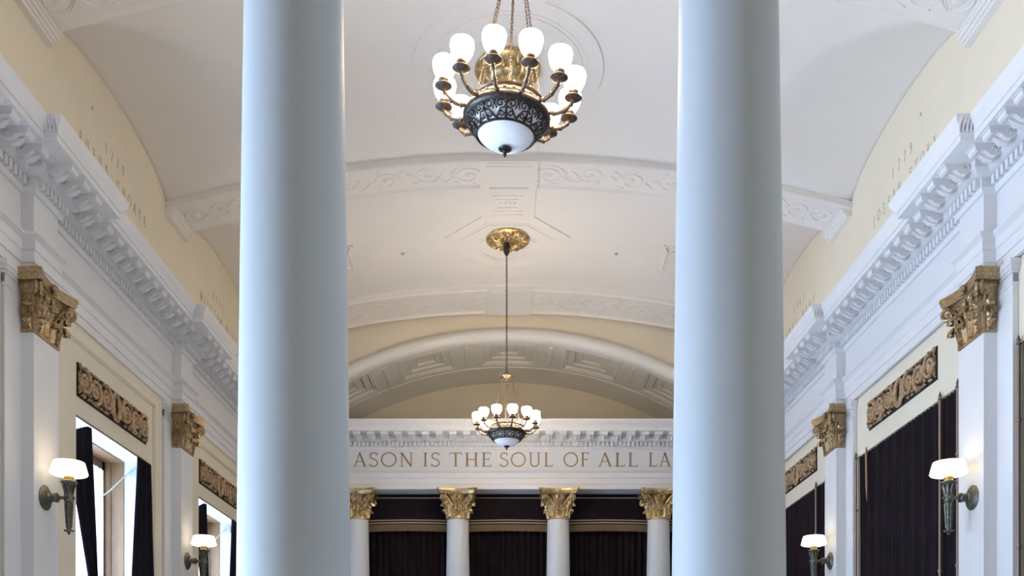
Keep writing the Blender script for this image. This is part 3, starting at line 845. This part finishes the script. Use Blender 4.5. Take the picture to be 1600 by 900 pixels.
def pilaster_proto():
    root = empty('pilaster', (0, 0, 0), cat='pilaster')
    MB().box(-0.16, 0, -0.30, 0.30, 0, 6.20).build('shaft', 'white', root, smooth=False)
    P = pilaster_capital()
    cp = P['bell'].build('capital', 'oldgold', root, loc=(0, 0, 6.19), ang=30)
    for nm in ('lower_leaves', 'upper_leaves', 'volutes', 'abacus'): P[nm].build(nm, 'oldgold', cp, ang=50)
    bp = MB().box(-0.225, -0.16, -0.66, 0.66, 0, 6.925)
    bk = bp.build('back_strip', 'white', root, smooth=False)
    for sg in (-1, 1):
        cap = MB()
        for (e, z0, z1) in ((0.015, 6.62, 6.65), (0.0, 6.65, 6.76), (0.02, 6.76, 6.80), (0.04, 6.80, 6.85), (0.055, 6.85, 6.92)):
            a, b2 = sorted((sg*0.40, sg*(0.66+e)))
            cap.box(-0.224, -0.16+e, a, b2, z0, z1)
        cap.build('plain_capital', 'white', bk, smooth=False)
    return root
pp = pilaster_proto(); used = False
pl = {(-1, 11.61): 'white pilaster with gilt capital on left wall, nearer one', (-1, 16.70): 'white pilaster with gilt capital on left wall, farther one',
      (1, 11.61): 'white pilaster with gilt capital on right wall, nearer one', (1, 16.70): 'white pilaster with gilt capital on right wall, farther one'}
for (s, y), lab in pl.items():
    place(pp, used, (s*XP, y, 0), 0 if s < 0 else pi, lab, 'gilt-capped pilasters along the side walls'); used = True

# ------------------------------------------------------------------ wall sconces
def sconce_proto():
    root = empty('torch_sconce', (0, 0, 0), cat='wall lamp')
    MB().lathe([(0.0, 0.0), (0.155, 0.0), (0.158, 0.012), (0.145, 0.022), (0.135, 0.028), (0.125, 0.034), (0.11, 0.042), (0.085, 0.052), (0.06, 0.058), (0.05, 0.075), (0.035, 0.085), (0.0, 0.088)], n=32, axis='x').build('back_plate', 'sconce', root)
    mb = MB().lathe([(0.03, 0.07), (0.05, 0.085), (0.055, 0.10), (0.05, 0.13), (0.062, 0.14), (0.062, 0.16), (0.045, 0.175), (0.022, 0.185), (0.022, 0.24), (0.028, 0.25), (0.028, 0.27), (0.0, 0.29)], n=16, axis='x')
    mb.build('arm', 'sconce', root)
    x = 0.305
    tb = MB().lathe([(0.0, -0.47), (0.014, -0.465), (0.02, -0.45), (0.014, -0.435), (0.05, -0.425), (0.045, -0.41), (0.028, -0.40), (0.034, -0.20), (0.044, -0.06), (0.058, -0.055), (0.058, 0.045), (0.044, 0.055), (0.046, 0.09), (0.06, 0.15), (0.085, 0.175), (0.10, 0.185), (0.10, 0.20), (0.0, 0.20)], (x, 0, 0), 16)
    for k in range(8):
        a = k*pi/4 + 0.2
        tb.tube([(x+0.032*cos(a), 0.032*sin(a), -0.38), (x+0.048*cos(a), 0.048*sin(a), -0.07)], [0.006, 0.009], 5)
        tb.tube([(x+0.052*cos(a), 0.052*sin(a), 0.05), (x+0.053*cos(a), 0.053*sin(a), 0.10), (x+0.08*cos(a), 0.08*sin(a), 0.16)], [0.008, 0.014, 0.008], 5)
        tb.sphere((x+0.052*cos(a), 0.052*sin(a), -0.42), 0.013, 6, 4)
    for a in (0, pi/2, pi, -pi/2): tb.sphere((x+0.058*cos(a), 0.058*sin(a), -0.005), 0.022, 8, 6)
    tb.build('torch_body', 'sconce', root)
    MB().lathe([(0.0, 0.195), (0.06, 0.195), (0.07, 0.205), (0.06, 0.215), (0.052, 0.22), (0.052, 0.235), (0.062, 0.245), (0.062, 0.27), (0.0, 0.275)], (x, 0, 0), 24).build('shade_holder', 'brass', root)
    MB().lathe([(0.0, 0.268), (0.07, 0.268), (0.16, 0.274), (0.212, 0.288), (0.226, 0.304), (0.222, 0.32), (0.200, 0.405), (0.186, 0.45), (0.178, 0.452), (0.19, 0.40), (0.205, 0.33), (0.19, 0.30), (0.0, 0.28)], (x, 0, 0), 36).build('glass_shade', 'sshade', root)
    return root
sp = sconce_proto(); used = False
sl = {(-1, 11.58): 'lit bronze torch wall lamp on the nearer left pilaster', (-1, 16.70): 'lit bronze torch wall lamp on the farther left pilaster',
      (1, 11.58): 'lit bronze torch wall lamp on the nearer right pilaster', (1, 16.70): 'lit bronze torch wall lamp on the farther right pilaster'}
for (s, y), lab in sl.items():
    place(sp, used, (s*XP, y, 4.21), 0 if s < 0 else pi, lab, 'torch lamps on the pilasters'); used = True

# ------------------------------------------------------------------ gilt scroll grilles
def grille_proto():
    root = empty('scroll_grille', (0, 0, 0), cat='grille')
    L, H = 2.46, 0.48
    MB().box(0.001, 0.012, -L/2, L/2, -H/2, H/2).build('backing', 'dark', root, smooth=False)
    mb = MB(); S = lambda p, k=0.036: (k, p[0], p[1])
    rnd = random.Random(11)
    def rb(pts, r0, r1): n = len(pts); mb.tube([S(p) for p in pts], [r0 + (r1-r0)*i/(n-1) for i in range(n)], 6)
    # central oval cartouche
    rb([(0.105*cos(2*pi*i/20), 0.19*sin(2*pi*i/20)) for i in range(21)], 0.032, 0.032)
    rb([(0.165*cos(2*pi*i/20), 0.215*sin(2*pi*i/20)-0.01) for i in range(21)], 0.020, 0.020)
    for sg in (-1, 1):
        for j, yc in enumerate((0.36, 0.72, 1.06)):
            e = 1 if j % 2 == 0 else -1
            rb(spiral(sg*yc, e*0.01, 0.185, 1.7, sg*e, pi/2*e, 26, 0.16), 0.040, 0.018)
            mb.sphere((0.045, sg*yc, e*0.01), 0.045, 8, 6, (0.6, 1, 1))
            for p in range(6):
                a = p*pi/3; mb.sphere((0.04, sg*yc+0.075*cos(a), e*0.01+0.075*sin(a)), 0.028, 7, 5, (0.6, 1, 1))
            # running leaves in corners
            for p in range(7):
                a = p*0.9 + 0.5*j; r1 = 0.20
                x0 = sg*yc + r1*cos(a); z0 = max(-0.19, min(0.19, r1*sin(a)))
                rb([(x0, z0), (x0+0.05*cos(a+0.8), max(-0.215, min(0.215, z0+0.05*sin(a+0.8)))), (x0+0.07*cos(a+1.8), max(-0.22, min(0.22, z0+0.07*sin(a+1.8))))], 0.024, 0.009)
        for k in range(5):
            z0 = -0.19 + k*0.095
            rb([(sg*1.215, z0), (sg*1.17, z0+0.04), (sg*1.20, z0+0.08)], 0.018, 0.010)
    for k in range(24):
        y = -1.15 + k*0.1; z = 0.215*(1 if k % 2 else -1)
        if abs(y) > 0.28: rb([(y, z), (y+0.04, z*0.86), (y+0.075, z)], 0.016, 0.012)
    mb.map(lambda p: (p[0], max(-1.215, min(1.215, p[1])), max(-0.232, min(0.232, p[2]))))
    mb.build('scrollwork', 'grille', root, ang=60)
    return root
gp = grille_proto(); used = False
for s, y, z, lab in ((-1, 14.14, 6.19, 'gilt scroll grille above the nearer left window'), (-1, 19.24, 6.19, 'gilt scroll grille above the farther left window'),
                     (1, 14.24, 6.455, 'gilt scroll grille above the nearer curtained bay on right wall'), (1, 19.32, 6.455, 'gilt scroll grille above the farther curtained bay on right wall')):
    place(gp, used, (s*XW, y, z), 0 if s < 0 else pi, lab, 'gilt grilles in the side walls'); used = True

# ------------------------------------------------------------------ windows (left wall)
def window(yc, idx):
    z0, z1 = 0.8, 5.69; a, b2 = yc-1.25, yc+1.30
    rv = MB()   # white plaster reveal
    t = 0.012
    rv.box(-6.49, -6.105, a, a+t, z0, z1); rv.box(-6.49, -6.105, b2-t, b2, z0, z1); rv.box(-6.49, -6.105, a, b2, z1-t, z1); rv.box(-6.5, -6.0, a, b2, z0-0.04, z0)
    root = structure(rv.build('window_%d' % idx, 'white', smooth=False))
    cs = MB()
    for (p, q) in ((a-0.02, a+0.03), (b2-0.03, b2+0.02)): cs.box(-6.90, -6.49, p, q, z0, z1+0.02)
    cs.box(-6.90, -6.49, a, b2, z1-0.03, z1+0.02); cs.box(-6.90, -6.49, a, b2, z0-0.02, z0+0.03)
    for (p, q) in ((a+0.03, a+0.05), (b2-0.05, b2-0.03)): cs.box(-6.80, -6.70, p, q, z0, z1)
    cs.build('window_casing', 'wood', root, smooth=False)
    fr = MB()
    for (p, q) in ((a+0.03, a+0.14), (b2-0.14, b2-0.03)): fr.box(-6.88, -6.80, p, q, z0, z1-0.03)
    fr.box(-6.88, -6.80, a+0.03, b2-0.03, z1-0.19, z1-0.03); fr.box(-6.88, -6.80, a+0.03, b2-0.03, z0, z0+0.15)
    fr.box(-6.87, -6.81, a+0.1, b2-0.1, 2.95, 3.05)
    fr.build('window_frame', 'wood', root, smooth=False)
    MB().box(-6.845, -6.840, a+0.14, b2-0.14, z0+0.15, z1-0.19).build('pane', 'glass', root, smooth=False)
    return root
for i, yc in enumerate(BAYS): window(yc, i+1)

def drape(fy, fx, z0, z1, name, m, nf=8, nz=36, amp=0.03, th=0.012):
    """pleated cloth sheet; fy(t,z) position along the wall, fx base depth"""
    mb = MB(); nu = nf*10
    def sh(k):
        def f(u, v):
            z = z0 + (z1-z0)*v
            fold = amp*sin(u*nf*2*pi) + 0.35*amp*sin(u*nf*4.7*pi + 3*v) + 0.2*amp*sin(7*v+9*u)
            return (fx(u, z) + fold + k, fy(u, z), z)
        return f
    mb.grid(sh(0), nu, nz); a = len(mb.v); mb.grid(sh(th), nu, nz); n = nz+1
    edge = [j for j in range(n)] + [i*n+nz for i in range(1, nu+1)] + [nu*n+j for j in range(nz-1, -1, -1)] + [i*n for i in range(nu-1, 0, -1)]
    mb.f += [(edge[i], edge[(i+1) % len(edge)], a+edge[(i+1) % len(edge)], a+edge[i]) for i in range(len(edge))]
    return mb.build(name, m, ang=80)
lerp = lambda a, b2, t: a + (b2-a)*max(0, min(1, t))
def near_drape(yc, lab):
    d0 = yc - 14.15
    def L(z):
        if z > 4.6: return 12.915
        if z > 2.6: return lerp(13.72, 12.915, (z-2.6)/2.0)
        return 13.72 - 0.2*(2.6-z)/2.5
    def R_(z):
        if z > 3.3: return lerp(13.66, 13.46, ((z-3.3)/2.3))
        if z > 2.6: return 13.74 + 0.1
        return 13.84 + 0.1*(2.6-z)
    def fy(u, z): return d0 + L(z) + (max(R_(z), L(z)+0.2) - L(z))*u
    def top(u): return 0
    o = drape(fy, lambda u, z: -6.14, 0.05, 5.64, 'curtain', 'navy', 6, 40, 0.022)
    # the near top corner droops off its rail
    for v in o.data.vertices:
        x, y, z = v.co; t = (y - d0 - 12.915)/0.4
        if z > 4.6 and t < 1: v.co.z -= 0.17*(1-max(0, t))*((z-4.6)/1.04)
    return tag(o, lab, 'curtain', 'dark curtains at the left windows')
def far_drape(yc, lab):
    d0 = yc - 14.15
    fy = lambda u, z: d0 + lerp(lerp(14.70, 14.96, (z-3.4)/2.2), lerp(15.66, 15.50, (z-3.4)/2.2), u)
    o = drape(fy, lambda u, z: -6.075, 0.05, 5.64, 'curtain', 'navy', 9, 24, 0.022)
    return tag(o, lab, 'curtain', 'dark curtains at the left windows')
near_drape(14.15, 'dark navy curtain swept inward at the near side of nearer left window')
far_drape(14.15, 'dark navy curtain hanging straight at the far side of nearer left window')
near_drape(19.25, 'dark navy curtain at the near side of farther left window')
far_drape(19.25, 'dark navy curtain at the far side of farther left window')
near_drape(9.07, 'dark navy curtain at the near side of the left window by foreground') ; far_drape(9.07, 'dark navy curtain at the far side of the left window by foreground')
def sheer(yc, lab):
    o = drape(lambda u, z: yc - 1.08 + 2.20*u, lambda u, z: -6.77, 0.9, 5.50, 'sheer_curtain', 'sheer', 16, 4, 0.012, 0.004)
    return tag(o, lab, 'sheer curtain', 'sheer curtains at the left windows')
sheer(14.15, 'white sheer curtain inside the nearer left window frame'); sheer(19.25, 'white sheer curtain inside the farther left window frame')
for yc, lab in ((14.15, 'thin dark curtain rail across the top of nearer left window'), (19.25, 'thin dark curtain rail across the top of farther left window')):
    o = MB().tube([(-6.10, yc-1.24, 5.665), (-6.10, yc+1.29, 5.665)], 0.014, 8).build('curtain_rail', 'rod'); tag(o, lab, 'curtain rail', 'rails over the left windows')
for yc, lab in ((14.15, 'nearer'), (19.25, 'farther')):
    root = empty('window_sensor', (-6.30, yc+1.27, 5.50), label='small pale sensor box with drooping white cable at %s left window' % lab, cat='sensor', group='sensor boxes at the left windows')
    MB().box(-0.075, 0.075, -0.05, 0.018, -0.075, 0.075).build('sensor_box', 'sensor', root, smooth=False)
    MB().tube([(0.0, -0.06, 0.03), (-0.05, -0.10, -0.02), (-0.18, -0.22, -0.22), (-0.30, -0.32, -0.40), (-0.36, -0.40, -0.48), (-0.42, -0.46, -0.52)], 0.011, 6).build('cable', 'cable', root)

# ------------------------------------------------------------------ right wall curtains and brass rods
for yc, lab in ((9.07, 'black pleated curtain filling the right wall bay at frame edge'), (14.15, 'black pleated curtain filling the nearer bay of right wall'), (19.25, 'black pleated curtain filling the farther bay of right wall')):
    o = drape(lambda u, z: yc - 1.80 + 3.62*u, lambda u, z: 6.145, 0.02, 5.905, 'curtain', 'velvet', 30, 6, 0.024)
    tag(o, lab, 'curtain', 'black curtains along the right wall')
def rod_proto(h0, h1, name='brass_rod'):
    root = empty(name, (0, 0, 0), cat='rod')
    MB().tube([(0, 0, h0), (0, 0, h1)], 0.020, 10).build('pole', 'rod', root)
    MB().lathe([(0.02, h1-0.01), (0.030, h1), (0.030, h1+0.015), (0.018, h1+0.03), (0.026, h1+0.05), (0.014, h1+0.085), (0.0, h1+0.13)], n=12).build('finial', 'sconce', root)
    for z in (h1-0.9, h1-2.4, h1-3.9):
        MB().lathe([(0.021, z-0.02), (0.030, z-0.015), (0.030, z+0.015), (0.021, z+0.02)], n=12).build('collar', 'rod', root)
    return root
rp = rod_proto(0.02, 5.87); used = False
for y, lab in ((12.345, 'tall copper-brown rod at near edge of the nearer right curtain'), (12.85, 'tall copper-brown rod standing before the nearer right curtain'),
               (15.96, 'thin rod at the far edge of the nearer right curtain'), (18.04, 'copper-brown rod standing before the farther right curtain'), (17.47, 'copper-brown rod at near edge of the farther right curtain'),
               (10.87, 'copper-brown rod at the far right edge of the frame')):
    place(rp, used, (6.085-0.03, y, 0), 0, lab, 'copper-brown rods along the right curtains'); used = True
o = MB().tube([(6.085, 15.58, 5.97), (6.085, 15.58, 5.86), (6.085, 15.56, 5.3), (6.085, 15.55, 5.05)], [0.010, 0.022, 0.020, 0.006], 8).build('hanging_pull', 'rod')
tag(o, 'short tapering pull hanging at the far part of nearer right curtain', 'curtain pull')

# ------------------------------------------------------------------ rear curtains with valances
cx = [-6.0, -3.79, -1.277, 1.238, 3.752, 6.0]
vl = ['behind leftmost far columns, mostly hidden', 'left of the far central bay', 'in the far central bay', 'right of the far central bay', 'at the far right edge behind the foreground column']
for i in range(5):
    a, b2 = cx[i]+0.02, cx[i+1]-0.02
    o = drape(lambda u, z: 0, lambda u, z: 0, 0.02, 6.90, 'curtain', 'velvet', 15, 3, 0.045)
    for v in o.data.vertices: v.co = Vector((v.co.x, v.co.y, v.co.z))
    me = o.data
    # rebuild orientation: sheet runs across x, folds in y
    nz = 4; nu = 151
    for k, v in enumerate(me.vertices):
        q = (k // nz) % nu; v.co = Vector((a + (b2-a)*q/(nu-1), YR + 0.75 + v.co.x, v.co.z))
    tag(o, 'black pleated curtain %s' % vl[i], 'curtain', 'black curtains behind the far columns')
    root = empty('valance', ((a+b2)/2, YR + 0.62, 6.0), label='black valance with gold stripes and fringe %s' % vl[i], cat='valance', group='fringed valances between the far columns')
    hw = (b2-a)/2
    def cloth(z0, z1, yo, th, bow=0.02):
        return MB().grid(lambda u, v: ((2*u-1)*hw, yo + bow*(2*u-1)**2 + 0.006*sin(u*23), z0 + (z1-z0)*v - 0.03*(2*u-1)**2*(1 if z1 < 0.7 else 0)), 24, 1).grid(lambda u, v: ((2*u-1)*hw, yo + th + bow*(2*u-1)**2 + 0.006*sin(u*23), z0 + (z1-z0)*v - 0.03*(2*u-1)**2*(1 if z1 < 0.7 else 0)), 24, 1)
    cloth(0.10, 0.96, 0, 0.02).build('cloth', 'velvet', root)
    for z0, z1 in ((0.835, 0.86), (0.275, 0.30), (0.205, 0.235)): cloth(z0, z1, -0.012, 0.01).build('gold_stripe', 'stripe', root)
    fr = cloth(0.01, 0.175, -0.014, 0.01)
    n_ = int(hw*2/0.022)
    for k in range(n_):
        x = -hw + 0.011 + k*0.022; t = x/hw
        fr.tube([(x, -0.018 + 0.02*t*t + 0.006*sin((t+1)/2*23), 0.17-0.03*t*t), (x, -0.018+0.02*t*t + 0.006*sin((t+1)/2*23), 0.0-0.03*t*t)], 0.008, 4)
    fr.build('fringe', 'fringe', root)

# ------------------------------------------------------------------ gilt ceiling rosettes
def rosette(name, loc, R, drop, label, petals):
    root = empty(name, loc, label=label, cat='ceiling rosette')
    mb = MB()
    def fn(u, v):
        a = 2*pi*u; r_ = R*v
        z = -drop*(0.35 + 0.65*(1-v**1.5)) if v < 0.93 else -drop*0.35*(1-v)/0.07
        z -= 0.018*abs(sin(a*petals/2))*sin(pi*min(1, max(0, (v-0.25)/0.65)))*(1 if v > 0.25 else 0)
        return (r_*cos(a), r_*sin(a), z)
    mb.grid(fn, petals*6, 14, True)
    mb.build('dish', 'gold', root, ang=60)
    rim = MB().tube([(R*0.97*cos(2*pi*i/48), R*0.97*sin(2*pi*i/48), -0.02) for i in range(48)], 0.022, 6, True)
    rim.tube([(R*0.62*cos(2*pi*i/40), R*0.62*sin(2*pi*i/40), -drop*0.62) for i in range(40)], 0.016, 6, True)
    for k in range(petals):
        a = 2*pi*(k+0.5)/petals
        rim.tube([(R*0.66*cos(a), R*0.66*sin(a), -drop*0.55-0.01), (R*0.80*cos(a+0.06), R*0.80*sin(a+0.06), -drop*0.50-0.03), (R*0.93*cos(a), R*0.93*sin(a), -drop*0.3-0.02)], [0.015, 0.028, 0.012], 6)
        rim.tube([(R*0.30*cos(a), R*0.30*sin(a), -drop*0.92-0.01), (R*0.45*cos(a-0.08), R*0.45*sin(a-0.08), -drop*0.82-0.03), (R*0.58*cos(a), R*0.58*sin(a), -drop*0.68-0.01)], [0.012, 0.024, 0.010], 6)
    rim.build('leaf_ring', 'gold', root)
    return root
rosette('ceiling_rosette', (-0.02, 19.17, CROWN-0.03), 0.455, 0.10, 'gilt dished rosette at the top of the far chandelier chain', 16)
ro = rosette('ceiling_rosette', (-0.02, 14.05, CROWN-0.03), 0.50, 0.20, 'gilt rosette with hanging boss in ceiling circle behind near chandelier', 18)
bs = MB().lathe([(0.36, -0.02), (0.36, -0.20), (0.33, -0.24), (0.26, -0.26), (0.22, -0.34), (0.14, -0.37), (0.13, -0.43), (0.09, -0.47), (0.0, -0.48)], n=40)
for k in range(14):
    a = 2*pi*k/14
    bs.tube([(0.34*cos(a), 0.34*sin(a), -0.04), (0.385*cos(a), 0.385*sin(a), -0.13), (0.34*cos(a), 0.34*sin(a), -0.22), (0.26*cos(a), 0.26*sin(a), -0.27)], [0.02, 0.035, 0.03, 0.012], 6)
    bs.tube([(0.22*cos(a), 0.22*sin(a), -0.28), (0.20*cos(a), 0.20*sin(a), -0.36), (0.14*cos(a), 0.14*sin(a), -0.40)], [0.02, 0.02, 0.01], 6)
bs.tube([(0.11*cos(2*pi*i/24), 0.11*sin(2*pi*i/24), -0.46) for i in range(24)], 0.02, 6, True)
for k in range(20):
    a = 2*pi*(k+0.5)/20
    bs.sphere((0.36*cos(a), 0.36*sin(a), -0.17), 0.032, 8, 6); bs.sphere((0.25*cos(a), 0.25*sin(a), -0.27), 0.024, 7, 5); bs.sphere((0.15*cos(a), 0.15*sin(a), -0.37), 0.016, 6, 4)
bs.build('boss', 'gold', ro)

# ------------------------------------------------------------------ chandeliers
def chain(mb, p0, p1, pitch, lw, wire):
    p0 = Vector(p0); p1 = Vector(p1); d = p1-p0; L = d.length; d.normalize()
    a = d.orthogonal().normalized(); b2 = d.cross(a); n = max(1, int(L/pitch))
    for i in range(n):
        c = p0 + d*(i+0.5)*L/n; sd = a if i % 2 else b2
        hl = pitch*0.72
        pts = [c + d*hl*sin(q) + sd*lw*cos(q) for q in [2*pi*k/8 for k in range(8)]]
        mb.tube(pts, wire, 4, True)
def chandelier_proto():
    root = empty('chandelier', (0, 0, 0), cat='chandelier')       # origin: centre of bowl rim
    # bowl of milk glass
    gp_ = [(0.0, 0.0), (0.385, -0.01), (0.375, -0.04), (0.345, -0.09), (0.31, -0.14), (0.285, -0.175), (0.27, -0.20), (0.235, -0.235), (0.18, -0.27), (0.12, -0.288), (0.06, -0.296), (0.012, -0.298)]
    MB().lathe(gp_[::-1], n=48).build('glass_bowl', 'bowl', root, ang=80)
    rim = MB().lathe([(0.36, 0.03), (0.385, 0.045), (0.405, 0.042), (0.428, 0.02), (0.438, -0.008), (0.432, -0.035), (0.415, -0.055), (0.398, -0.062), (0.385, -0.05), (0.375, 0.0), (0.36, 0.03)], n=56)
    rim.build('rim', 'bronze', root, ang=60)
    # pierced band: follows the glass just outside
    def sp(a, t):      # t 0 at rim, 1 at lower ring
        r_ = 0.402 - 0.098*t - 0.012*t*t + 0.01*sin(t*pi); z = -0.035 - 0.15*t
        return (r_*cos(a), r_*sin(a), z)
    pb = MB()
    for t, rr in ((0.0, 0.012), (1.0, 0.014)):
        pb.tube([sp(2*pi*i/60, t) for i in range(60)], rr, 6, True)
    K = 10
    for k in range(K):
        a0 = 2*pi*k/K
        da = 2*pi/K
        P2 = lambda x, t: sp(a0 + x*da, t)
        pb.tube([P2(0.0, 0), P2(0.0, 0.5), P2(0.0, 1.0)], [0.016, 0.010, 0.016], 5)
        for sg in (-1, 1):
            pb.tube([P2(sg*x, t) for x, t in spiral(0.24, 0.34, 0.20, 1.2, 1, pi, 12, 0.2)], [0.009]*13, 5)
            pb.tube([P2(sg*x, t) for x, t in spiral(0.22, 0.74, 0.15, 1.1, -1, pi, 10, 0.25)], [0.008]*11, 5)
            pb.tube([P2(sg*0.04, 0.5), P2(sg*0.25, 0.55), P2(sg*0.5, 0.95)], [0.010, 0.008, 0.012], 5)
            pb.tube([P2(sg*0.44, 0.1), P2(sg*0.47, 0.35), P2(sg*0.40, 0.55)], [0.012, 0.007, 0.010], 5)
        pb.sphere(P2(0.0, 0.48), 0.020, 6, 5); pb.sphere(P2(0.0, 0.18), 0.016, 6, 5); pb.sphere(P2(0.5, 0.93), 0.016, 6, 5)
    pb.build('pierced_band', 'bronze', root)
    MB().lathe([(0.0, -0.395), (0.012, -0.385), (0.02, -0.365), (0.014, -0.35), (0.022, -0.34), (0.02, -0.33), (0.06, -0.322), (0.068, -0.31), (0.055, -0.30), (0.03, -0.295), (0.0, -0.29)], n=20).build('finial', 'bronze', root)
    # gallery: upper ring with studs
    gl = MB().lathe([(0.30, 0.02), (0.375, 0.03), (0.372, 0.05), (0.350, 0.06), (0.345, 0.105), (0.360, 0.112), (0.368, 0.125), (0.355, 0.135), (0.30, 0.13), (0.30, 0.02)], n=56)
    for k in range(24):
        a = 2*pi*(k+0.5)/24
        gl.sphere((0.350*cos(a), 0.350*sin(a), 0.083), 0.018, 8, 5)
        if k % 2: gl.box(0.33*cos(a)-0.012, 0.33*cos(a)+0.012, 0.33*sin(a)-0.012, 0.33*sin(a)+0.012, 0.11, 0.155)
    gl.build('gallery', 'armbronze', root, ang=50)
    # arms
    am_ = MB()
    pts = [(0.35, 0, 0.05), (0.42, 0, 0.015), (0.49, 0, 0.0), (0.555, 0, 0.015), (0.61, 0, 0.05), (0.645, 0, 0.09), (0.655, 0, 0.125)]
    # smooth
    fine = []
    for i in range(len(pts)-1):
        p_1 = Vector(pts[max(i-1, 0)]); p0 = Vector(pts[i]); p1 = Vector(pts[i+1]); p2 = Vector(pts[min(i+2, len(pts)-1)])
        for j in range(4):
            t = j/4; fine.append(0.5*((2*p0) + (p1-p_1)*t + (2*p_1-5*p0+4*p1-p2)*t*t + (3*p0-3*p1+p2-p_1)*t**3))
    fine.append(Vector(pts[-1]))
    am_.tube(fine, 0.0195, 8)
    for i in (7, 13, 19):
        am_.sphere(tuple(fine[i]), 0.027, 8, 6)
        am_.tube([fine[i], fine[i] + Vector((0.012, 0.03, 0.012))], [0.007, 0.003], 4)
    am_.tube([(0.40, 0, 0.03), (0.38, 0, -0.02), (0.41, 0, -0.045), (0.43, 0, -0.02)], 0.008, 5)
    saucer = MB().lathe([(0.0, 0.150), (0.02, 0.152), (0.055, 0.162), (0.072, 0.175), (0.070, 0.182), (0.04, 0.182), (0.03, 0.19), (0.034, 0.215), (0.042, 0.225), (0.042, 0.24), (0.0, 0.242)], (0.655, 0, 0), 20)
    gshade = MB().lathe([(0.0, 0.232), (0.036, 0.234), (0.058, 0.25), (0.085, 0.29), (0.104, 0.34), (0.113, 0.39), (0.113, 0.43), (0.104, 0.458), (0.092, 0.468), (0.086, 0.46), (0.096, 0.42), (0.0, 0.42)], (0.655, 0, 0), 24)
    arm = am_.build('arm', 'armbronze', root)
    sau = saucer.map(lambda p: (0.655+(p[0]-0.655)*1.2, p[1]*1.2, p[2]-0.04)).build('saucer', 'armbronze', arm); gs = gshade.map(lambda p: (p[0], p[1], 0.232 + (p[2]-0.232)*0.84 - 0.04)).build('glass_shade', 'shade', arm, ang=80)
    for k in range(1, 12):
        c = arm.copy(); COL.objects.link(c); c.parent = root; c.rotation_euler = (0, 0, 2*pi*k/12)
        for src in (sau, gs):
            d = src.copy(); COL.objects.link(d); d.parent = c
    # six chains to the crown piece
    for k in range(6):
        a = 2*pi*k/6 + 0.26
        mb = MB(); chain(mb, (0.345*cos(a), 0.345*sin(a), 0.14), (0.13*cos(a), 0.13*sin(a), 1.22), 0.036, 0.0095, 0.0032)
        mb.build('chain', 'armbronze', root)
    cr = MB().lathe([(0.0, 1.14), (0.02, 1.145), (0.03, 1.165), (0.022, 1.18), (0.05, 1.205), (0.12, 1.215), (0.135, 1.23), (0.12, 1.245), (0.05, 1.255), (0.03, 1.28), (0.04, 1.30), (0.03, 1.325), (0.0, 1.33)], n=24)
    for k in range(6):
        a = 2*pi*k/6 + 0.26
        cr.tube([(0.08*cos(a), 0.08*sin(a), 1.21), (0.145*cos(a), 0.145*sin(a), 1.18), (0.175*cos(a), 0.175*sin(a), 1.22), (0.15*cos(a), 0.15*sin(a), 1.27), (0.11*cos(a), 0.11*sin(a), 1.24)], 0.010, 5)
    cr.build('crown', 'armbronze', root)
    mb = MB(); chain(mb, (0, 0, 1.31), (0, 0, 3.62), 0.055, 0.019, 0.007)
    mb.build('hanging_chain', 'armbronze', root)
    MB().lathe([(0.0, 3.60), (0.03, 3.61), (0.055, 3.65), (0.07, 3.72), (0.075, 3.80), (0.06, 3.86), (0.05, 3.90), (0.0, 3.90)], n=16).build('canopy', 'bronze', root)
    return root
ch = chandelier_proto()
ch.location = (-0.02, 9.07, 7.42); ch.rotation_euler = (Matrix.Rotation(radians(3.2), 3, 'Y') @ Matrix.Rotation(radians(3.0), 3, 'X') @ Matrix.Rotation(radians(18.5), 3, 'Z')).to_euler()
ch['label'] = 'large bronze chandelier with lit glass shades nearest the viewer'; ch['group'] = 'bronze chandeliers'
c2 = copy_tree(ch); c2.scale = (0.95, 0.95, 0.95); c2.location = (-0.045, 19.17, 7.29); c2.rotation_euler = (0, 0, radians(11))
for o_ in children(c2):
    if o_.name.startswith('canopy'): o_.location.z += 0.29
    if o_.name.startswith('hanging_chain'):
        mb = MB(); chain(mb, (0, 0, 1.31), (0, 0, 3.91), 0.055, 0.019, 0.007)
        n_ = mb.build('hanging_chain', 'armbronze', None); o_.data = n_.data; bpy.data.objects.remove(n_)
c2['label'] = 'smaller-looking bronze chandelier hanging in front of the far frieze'
